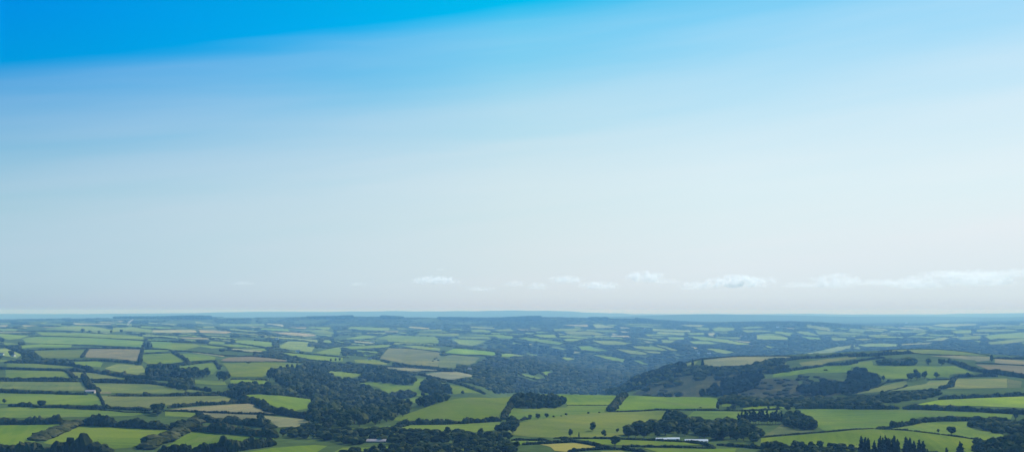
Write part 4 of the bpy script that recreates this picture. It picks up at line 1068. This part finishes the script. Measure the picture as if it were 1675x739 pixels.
def house(px, py, layer, L, Wd, h, rz, label, roof=None, wall=None, group=None):
    roof = roof or M_SLATE; wall = wall or M_WHITE
    Y = dist_at(px, py, layer); r = empty('farmhouse', world(px, Y), rz); tag(r, label, 'farmhouse', group)
    zr_ = h + Wd*.34
    wall_shell(L, Wd, h, zr_, wall, r)
    rf = prism('roof', L, Wd, h, zr_, .18, roof, r)
    for s in (-1, 1): box_part('chimney', s*(L/2-.9)-.4, s*(L/2-.9)+.4, -.35, .35, zr_-.3, zr_+1.1, M_BRICK, rf)
    for zz in (.9, 3.1):
        if zz + 1.3 > h: continue
        for k in (-.32, 0, .32):
            if k == 0 and zz < 2: continue
            box_part('window', k*L-.5, k*L+.5, -Wd/2-.03, -Wd/2+.1, zz, zz+1.2, M_GLASSD, r)
    box_part('door', -.5, .5, -Wd/2-.03, -Wd/2+.1, 0, 2.05, M_DOOR, r)
    return r
def shed(px, py, layer, L, Wd, h, rz, label, roof, wall):
    Y = dist_at(px, py, layer); r = empty('farm_shed', world(px, Y), rz); tag(r, label, 'shed')
    zr_ = h + Wd*.22
    wall_shell(L, Wd, h, zr_, wall, r); prism('roof', L, Wd, h, zr_, .12, roof, r)
    box_part('door', L/2-2.6, L/2-.8, -Wd/2-.04, -Wd/2+.1, 0, min(2.1, h-.1), M_DOOR, r)
    return r
shed(1082, 719.3, 'N', 8.5, 4, 1.0, .05, 'first low white shed behind the lane hedge', M_METAL, M_WHITE)
shed(1101.5, 719.0, 'N', 9.0, 4, 1.1, .05, 'second low white shed, tight beside the first one', M_METAL, M_WHITE)
shed(1139, 722.6, 'N', 17.0, 5, 1.2, -.05, 'long whitish shed at the foot of the shed wood', M_METAL, M_WHITE)
shed(617, 722.5, '', 16.0, 6, 1.1, .0, 'long low barn with a reddish-pink roof in the bottom tree belt', M_PINK, M_BRICK)
shed(148, 642.5, '', 10.5, 7, 2.4, .1, 'pale pinkish-grey barn at the end of the lumpy hedge', M_PINK, M_PINK)
for i, (px, py, ly, L, h, rz, lab) in enumerate([
 (3, 581, '', 9, 4, .2, 'white farmhouse at the frame edge on the left plateau'), (22.5, 583, '', 7.5, 3.8, -.3, 'white cottage under the dark farm tree'),
 (1139, 575.5, 'F', 12, 5.5, .3, 'upper white house in the hamlet beyond the straw crest field'), (1142.5, 578.5, 'F', 12, 5.5, -.2, 'lower white house in the hamlet beyond the straw crest field'),
 (1160, 579, 'F', 16, 6, .1, 'largest white house of the hamlet, apart to one side'), (1127, 578, 'F', 11, 5, 0, 'dimmer white house at the hamlet end'),
 (1212, 551, 'F', 16, 6, .2, 'white farmhouse above the far pale field, first of two'), (1220, 551.5, 'F', 16, 6, -.4, 'white farmhouse above the far pale field, second of two'),
 (1483, 528.6, 'F', 30, 11, .1, 'gleaming white house alone on the hazy far valley side'), (768, 606.5, '', 9, 6, .5, 'white house at the edge of the valley trees'),
 (605, 588.6, '', 14, 5, .1, 'white farmhouse in the small bright mid field'), (609, 560, '', 18, 5.5, 0, 'pale farmhouse among trees behind the bright mid strip'),
 (1272, 535.5, 'F', 20, 7, .2, 'pale farmhouse high on the far ridge slope'), (1055, 538, 'F', 18, 7, .1, 'pale farmhouse on the far hillside top'), (1104, 538.8, 'F', 20, 7, -.2, 'pale farmhouse near the far ridge trees'),
 (487, 576, '', 14, 5, .2, 'pale farmhouse by the big pale mid field'), (947, 592.5, 'F', 14, 6, .3, 'pale house buried in the deep valley woods'), (976, 593, 'F', 18, 6, -.3, 'pale long house at the deep valley wood top'),
 (1230, 567, 'F', 12, 5, 0, 'pale house below the far straw strip'), (1345, 534, 'F', 20, 7, .2, 'pale farmhouse on the far right ridge'), (453, 555, '', 16, 5, .1, 'small white house on the mid-left slope')]):
    house(px, py, ly, L*.8, 6.5, h*.8, rz, lab, group=None)

# ------------------------------------------------------------------ smoke
def vol_mat(name, col, dens, build=None):
    m = bpy.data.materials.new(name); nt, N, L = nodes_of(m)
    o = N.new('ShaderNodeOutputMaterial'); v = N.new('ShaderNodeVolumePrincipled')
    v.inputs['Color'].default_value = (*col, 1); v.inputs['Density'].default_value = dens
    L.new(v.outputs[0], o.inputs['Volume'])
    return m, nt, v
Ys = dist_at(209, 532, ''); b0 = world(209, Ys)
V, T = tube([(0, 0, 0), (3, 0, 10), (9, 2, 20), (20, 4, 30), (26, 4, 34)], [2.5, 6, 10, 11, 3], 10)
V = V * (1 + rng.uniform(-.1, .1, (len(V), 1)))
cap = len(V); V = np.vstack([V, [(0, 0, -.5)], [(26, 4, 35)]])
T = np.vstack([T, [(cap, (k+1) % 10, k) for k in range(10)], [(cap+1, 40+k, 40+(k+1) % 10) for k in range(10)]])
msm, _, _ = vol_mat('smoke', (.95, .95, .96), .035)
o = link(bpy.data.objects.new('smoke', mesh_from('smoke', V, T, smooth=True, mat=msm))); o.location = b0
tag(o, 'thin white smoke drifting up from the far left fields', 'smoke', kind='stuff')

# ------------------------------------------------------------------ clouds beyond the haze
CLOUDS = [(712,459.5,66,13,1.0,'brightest small flat-bottomed cloud, alone in the middle sky'),(720,441,14,5,.45,'tiny wisp above the brightest cloud'),(585,465,26,7,.4,'faint wisp over the wooded ridge'),(397,463.5,34,6,.35,'faint flat wisp low in the left sky'),(786,473,46,8,.35,'faint thin cloud beside the brightest cloud'),
 (843,465,30,9,.6,'small cloud, first of the low row past the brightest cloud'),(879,469,32,12,.6,'small rounded cloud in the low row'),(926,458.5,52,12,.8,'double-humped cloud riding above the low row'),(980,468,58,13,.7,'broad cloud with a grey base in the low row'),
 (1055,455,54,20,.8,'curling cloud rising above its neighbours'),(1140,469,56,13,.5,'pale flat cloud leading the long bright cloud'),(1206,463,86,20,1.0,'long bright cloud with a ragged grey base'),(1263,459,16,13,.7,'little round cloud behind the long bright cloud'),
 (1366,463,74,24,.45,'faint curled cloud over the far right valley'),(1500,465,100,20,.4,'low pale cloud bank over the right hills'),(1600,458,116,26,.42,'widest pale cloud bank near the frame edge'),(1664,448,60,14,.4,'high thin cloud cut by the frame edge'),(1430,463,64,10,.3,'faint wisp joining the curled cloud to the pale bank'),(1308,467,56,9,.3,'faint streak between the long bright cloud and the curled cloud'),(1548,450,84,12,.32,'thin streak above the gap between the two pale banks'),(1092,461,44,8,.3,'faint wisp trailing from the curling cloud')]
DC = 70000.0; CLOUD_D = .0026
for i, (px, py, w, h, dn, lab) in enumerate(CLOUDS):
    m, nt, v = vol_mat('cloud_vapour', (.965, .965, .97), 0.0)
    N, L = nt.nodes, nt.links
    tc = N.new('ShaderNodeTexCoord'); oc = tc.outputs['Object']
    sp = N.new('ShaderNodeSeparateXYZ'); L.new(oc, sp.inputs[0])
    asp = w / h
    v.inputs['Anisotropy'].default_value = .25
    mp = N.new('ShaderNodeMapping'); mp.inputs['Scale'].default_value = (asp*.62, 1.3, 1.0); mp.inputs['Location'].default_value = (i*7.3, i*3.1, i*1.7); L.new(oc, mp.inputs[0])
    n1 = noise(nt, mp.outputs[0], 1.9, 6, .62, .3)
    ln = N.new('ShaderNodeVectorMath'); ln.operation = 'LENGTH'; L.new(oc, ln.inputs[0])
    fall = mth(nt, 'SUBTRACT', 1.0, mth(nt, 'POWER', ln.outputs['Value'], 2.0))
    low = mth(nt, 'MULTIPLY', mth(nt, 'ADD', sp.outputs['Z'], .55), 2.6, True)      # flatter base
    f = mth(nt, 'ADD', mth(nt, 'MULTIPLY', fall, .62), mth(nt, 'MULTIPLY', mth(nt, 'SUBTRACT', n1, .5), 4.2))
    f = mth(nt, 'MULTIPLY', mth(nt, 'SUBTRACT', f, .27), 1.6, True)
    f = mth(nt, 'MULTIPLY', f, low)
    ed = mth(nt, 'MULTIPLY', fall, 3.0, True)
    f = mth(nt, 'MULTIPLY', f, ed)
    L.new(mth(nt, 'MULTIPLY', f, CLOUD_D*dn), v.inputs['Density'])
    me = mesh_from('cloud', ICO2[0]*1.02, ICO2[1], smooth=True, mat=m)
    o = link(bpy.data.objects.new('cloud', me)); s = DC/F
    o.location = ((px-CX)/F*DC, DC, CAMZ - DC*(py-EYE)/F); o.scale = (w*.68*s, w*.40*s, h*.80*s)
    tag(o, lab, 'cloud', 'small clouds along the horizon')

# ------------------------------------------------------------------ haze
hx, hy0, hy1, hz0, hz1 = 40000.0, -1500.0, 27500.0, float(Zg.min()) - 1.0, max(112.0, float(Zg[60:].max()) + 10)
# blue light scatters out of clear air far more than red does, and nothing is absorbed
mh, _, vh = vol_mat('haze_air', (.22, .51, 1.0), 1.28e-4)
vh.inputs['Absorption Color'].default_value = (1, 1, 1, 1)
vh.inputs['Anisotropy'].default_value = 0.12
V = np.array([(x, y, z) for z in (hz0, hz1) for x, y in ((-hx, hy0), (hx, hy0), (hx, hy1), (-hx, hy1))])
Q = np.array([(3, 2, 1, 0), (4, 5, 6, 7), (0, 1, 5, 4), (1, 2, 6, 5), (2, 3, 7, 6), (3, 0, 4, 7)])
o = link(bpy.data.objects.new('haze', mesh_from('haze', V, Q, mat=mh)))
tag(o, 'pale blue haze thickening over the distant hills', 'haze', kind='stuff')
print('haze z', hz0, hz1, float(Zg[60:].max()))

# ------------------------------------------------------------------ sun, sky, camera
SUN_AZ, SUN_EL = math.radians(38), math.radians(36)      # azimuth from straight ahead towards the right
sd = Vector((math.sin(SUN_AZ)*math.cos(SUN_EL), math.cos(SUN_AZ)*math.cos(SUN_EL), math.sin(SUN_EL)))
sl = bpy.data.lights.new('sun', 'SUN'); sl.energy = 5.0; sl.angle = math.radians(.53); sl.color = (1.0, .95, .86)
so = link(bpy.data.objects.new('sun', sl)); so.rotation_euler = (-sd).to_track_quat('-Z', 'Y').to_euler(); so.location = (0, -50, 400)

wd = bpy.data.worlds.new('World'); scene.world = wd; wd.use_nodes = True
nt = wd.node_tree; N, L = nt.nodes, nt.links; N.clear()
wo = N.new('ShaderNodeOutputWorld'); bg = N.new('ShaderNodeBackground'); L.new(bg.outputs[0], wo.inputs[0])
tc = N.new('ShaderNodeTexCoord'); sp = N.new('ShaderNodeSeparateXYZ'); L.new(tc.outputs['Generated'], sp.inputs[0])
el = mth(nt, 'ARCSINE', sp.outputs['Z']); az = mth(nt, 'ARCTAN2', sp.outputs['X'], sp.outputs['Y'])
cz = mth(nt, 'MAXIMUM', sp.outputs['Z'], .004)
cv = N.new('ShaderNodeCombineXYZ'); L.new(sp.outputs['X'], cv.inputs[0]); L.new(sp.outputs['Y'], cv.inputs[1]); L.new(cz, cv.inputs[2])
sky = N.new('ShaderNodeTexSky'); sky.sky_type = 'NISHITA'; sky.sun_disc = False
sky.sun_elevation = SUN_EL; sky.sun_rotation = SUN_AZ; sky.altitude = 250; sky.air_density = 1.0; sky.dust_density = .6; sky.ozone_density = 2.0
L.new(cv.outputs[0], sky.inputs[0])
SKY_STRENGTH = .10
# deep clear blue where the veil of high thin cloud ends, up to the left
side = mth(nt, 'MULTIPLY', mth(nt, 'ADD', az, .43), 2.3, True)
hi_t = mixc(nt, side, (.0, .77, 1.38), (.0, 1.06, 1.20))
hi_t = mixc(nt, mth(nt, 'MULTIPLY', az, 2.3, True), hi_t, (.0, .78, 1.0))
low = mth(nt, 'MULTIPLY', mth(nt, 'SUBTRACT', .25, el), 6.0, True)
tint = mixc(nt, low, hi_t, (.0, .80, .86))
deep = mixc(nt, 1.0, sky.outputs[0], tint, 'MULTIPLY')
# the veil: streaky thin cirrostratus, with a soft edge that climbs to the right
st = N.new('ShaderNodeCombineXYZ')
L.new(mth(nt, 'MULTIPLY', az, 2.2), st.inputs[0]); L.new(mth(nt, 'SUBTRACT', mth(nt, 'MULTIPLY', el, 26.0), mth(nt, 'MULTIPLY', az, 2.6)), st.inputs[1])
streak = noise(nt, st.outputs[0], 1.0, 4, .5, .3)
edge = mth(nt, 'ADD', mth(nt, 'ADD', .268, mth(nt, 'ADD', mth(nt, 'MULTIPLY', mth(nt, 'MINIMUM', az, 0.0), .16), mth(nt, 'MULTIPLY', mth(nt, 'MAXIMUM', az, 0.0), .11))), mth(nt, 'MULTIPLY', mth(nt, 'SUBTRACT', streak, .5), .020))
t = mth(nt, 'SUBTRACT', edge, el)
v1 = mth(nt, 'MULTIPLY', mth(nt, 'ADD', t, .004), 60.0, True)
t2 = mth(nt, 'ADD', t, mth(nt, 'MULTIPLY', mth(nt, 'SUBTRACT', streak, .5), .05))
vr = ramp(nt, mth(nt, 'MULTIPLY', t2, 4.0, True), [(0.0, (.10,)*3), (.12, (.24,)*3), (.30, (.46,)*3), (.55, (.72,)*3), (1.0, (.96,)*3)])
veil = mth(nt, 'MULTIPLY', v1, vr)
# it covers the half of the sky towards the sun; behind the viewer, unseen, it is cleared to weaken the fill light
veil = mth(nt, 'MULTIPLY', veil, mth(nt, 'MULTIPLY', mth(nt, 'SUBTRACT', 1.75, az), 1.2, True))
# the veil is brighter towards the sun and thins out to a duller band at the horizon
g = mth(nt, 'MINIMUM', mth(nt, 'ADD', .80, mth(nt, 'MULTIPLY', mth(nt, 'ADD', az, .45), .28)), .98)
hz = mth(nt, 'MULTIPLY', el, 9.0, True)
g = mth(nt, 'MULTIPLY', g, mth(nt, 'ADD', .85, mth(nt, 'MULTIPLY', hz, .15)))
g = mth(nt, 'MULTIPLY', g, mth(nt, 'ADD', .93, mth(nt, 'MULTIPLY', mth(nt, 'MULTIPLY', el, 42.0, True), .07)))
vcol = mixc(nt, side, (.825, .875, 1.045), (.895, .915, .945))
vcol = mixc(nt, hz, mixc(nt, 1.0, vcol, (.945, 1.03, 1.09), 'MULTIPLY'), vcol)
vcol = mixc(nt, mth(nt, 'MULTIPLY', el, 80.0, True), mixc(nt, 1.0, vcol, (.93, .91, .97), 'MULTIPLY'), vcol)
vc = N.new('ShaderNodeVectorMath'); vc.operation = 'SCALE'; L.new(vcol, vc.inputs[0]); L.new(mth(nt, 'MULTIPLY', g, 1.0/SKY_STRENGTH), vc.inputs['Scale'])
L.new(mixc(nt, veil, deep, vc.outputs[0]), bg.inputs[0]); bg.inputs[1].default_value = SKY_STRENGTH

cam = bpy.data.cameras.new('camera'); co = link(bpy.data.objects.new('camera', cam))
co.location = (0, 0, CAMZ); co.rotation_euler = (math.radians(90), 0, 0)
cam.sensor_fit = 'HORIZONTAL'; cam.sensor_width = 36.0; cam.lens = 36.0 * F / W
cam.shift_y = (EYE - HH/2) / W; cam.clip_start = 1.0; cam.clip_end = 300000.0
scene.camera = co

scene.render.engine = 'CYCLES'
cy = scene.cycles
cy.max_bounces = 7; cy.diffuse_bounces = 2; cy.glossy_bounces = 1; cy.transmission_bounces = 1; cy.volume_bounces = 5; cy.transparent_max_bounces = 6
cy.use_denoising = True
try: cy.denoiser = 'OPENIMAGEDENOISE'
except Exception: pass
cy.volume_step_rate = 0.35; cy.volume_max_steps = 160
cy.use_adaptive_sampling = False
vs = scene.view_settings
scene.display_settings.display_device = 'sRGB'
vs.view_transform = 'Standard'; vs.look = 'None'; vs.exposure = 0.0; vs.gamma = 1.0; vs.use_curve_mapping = False
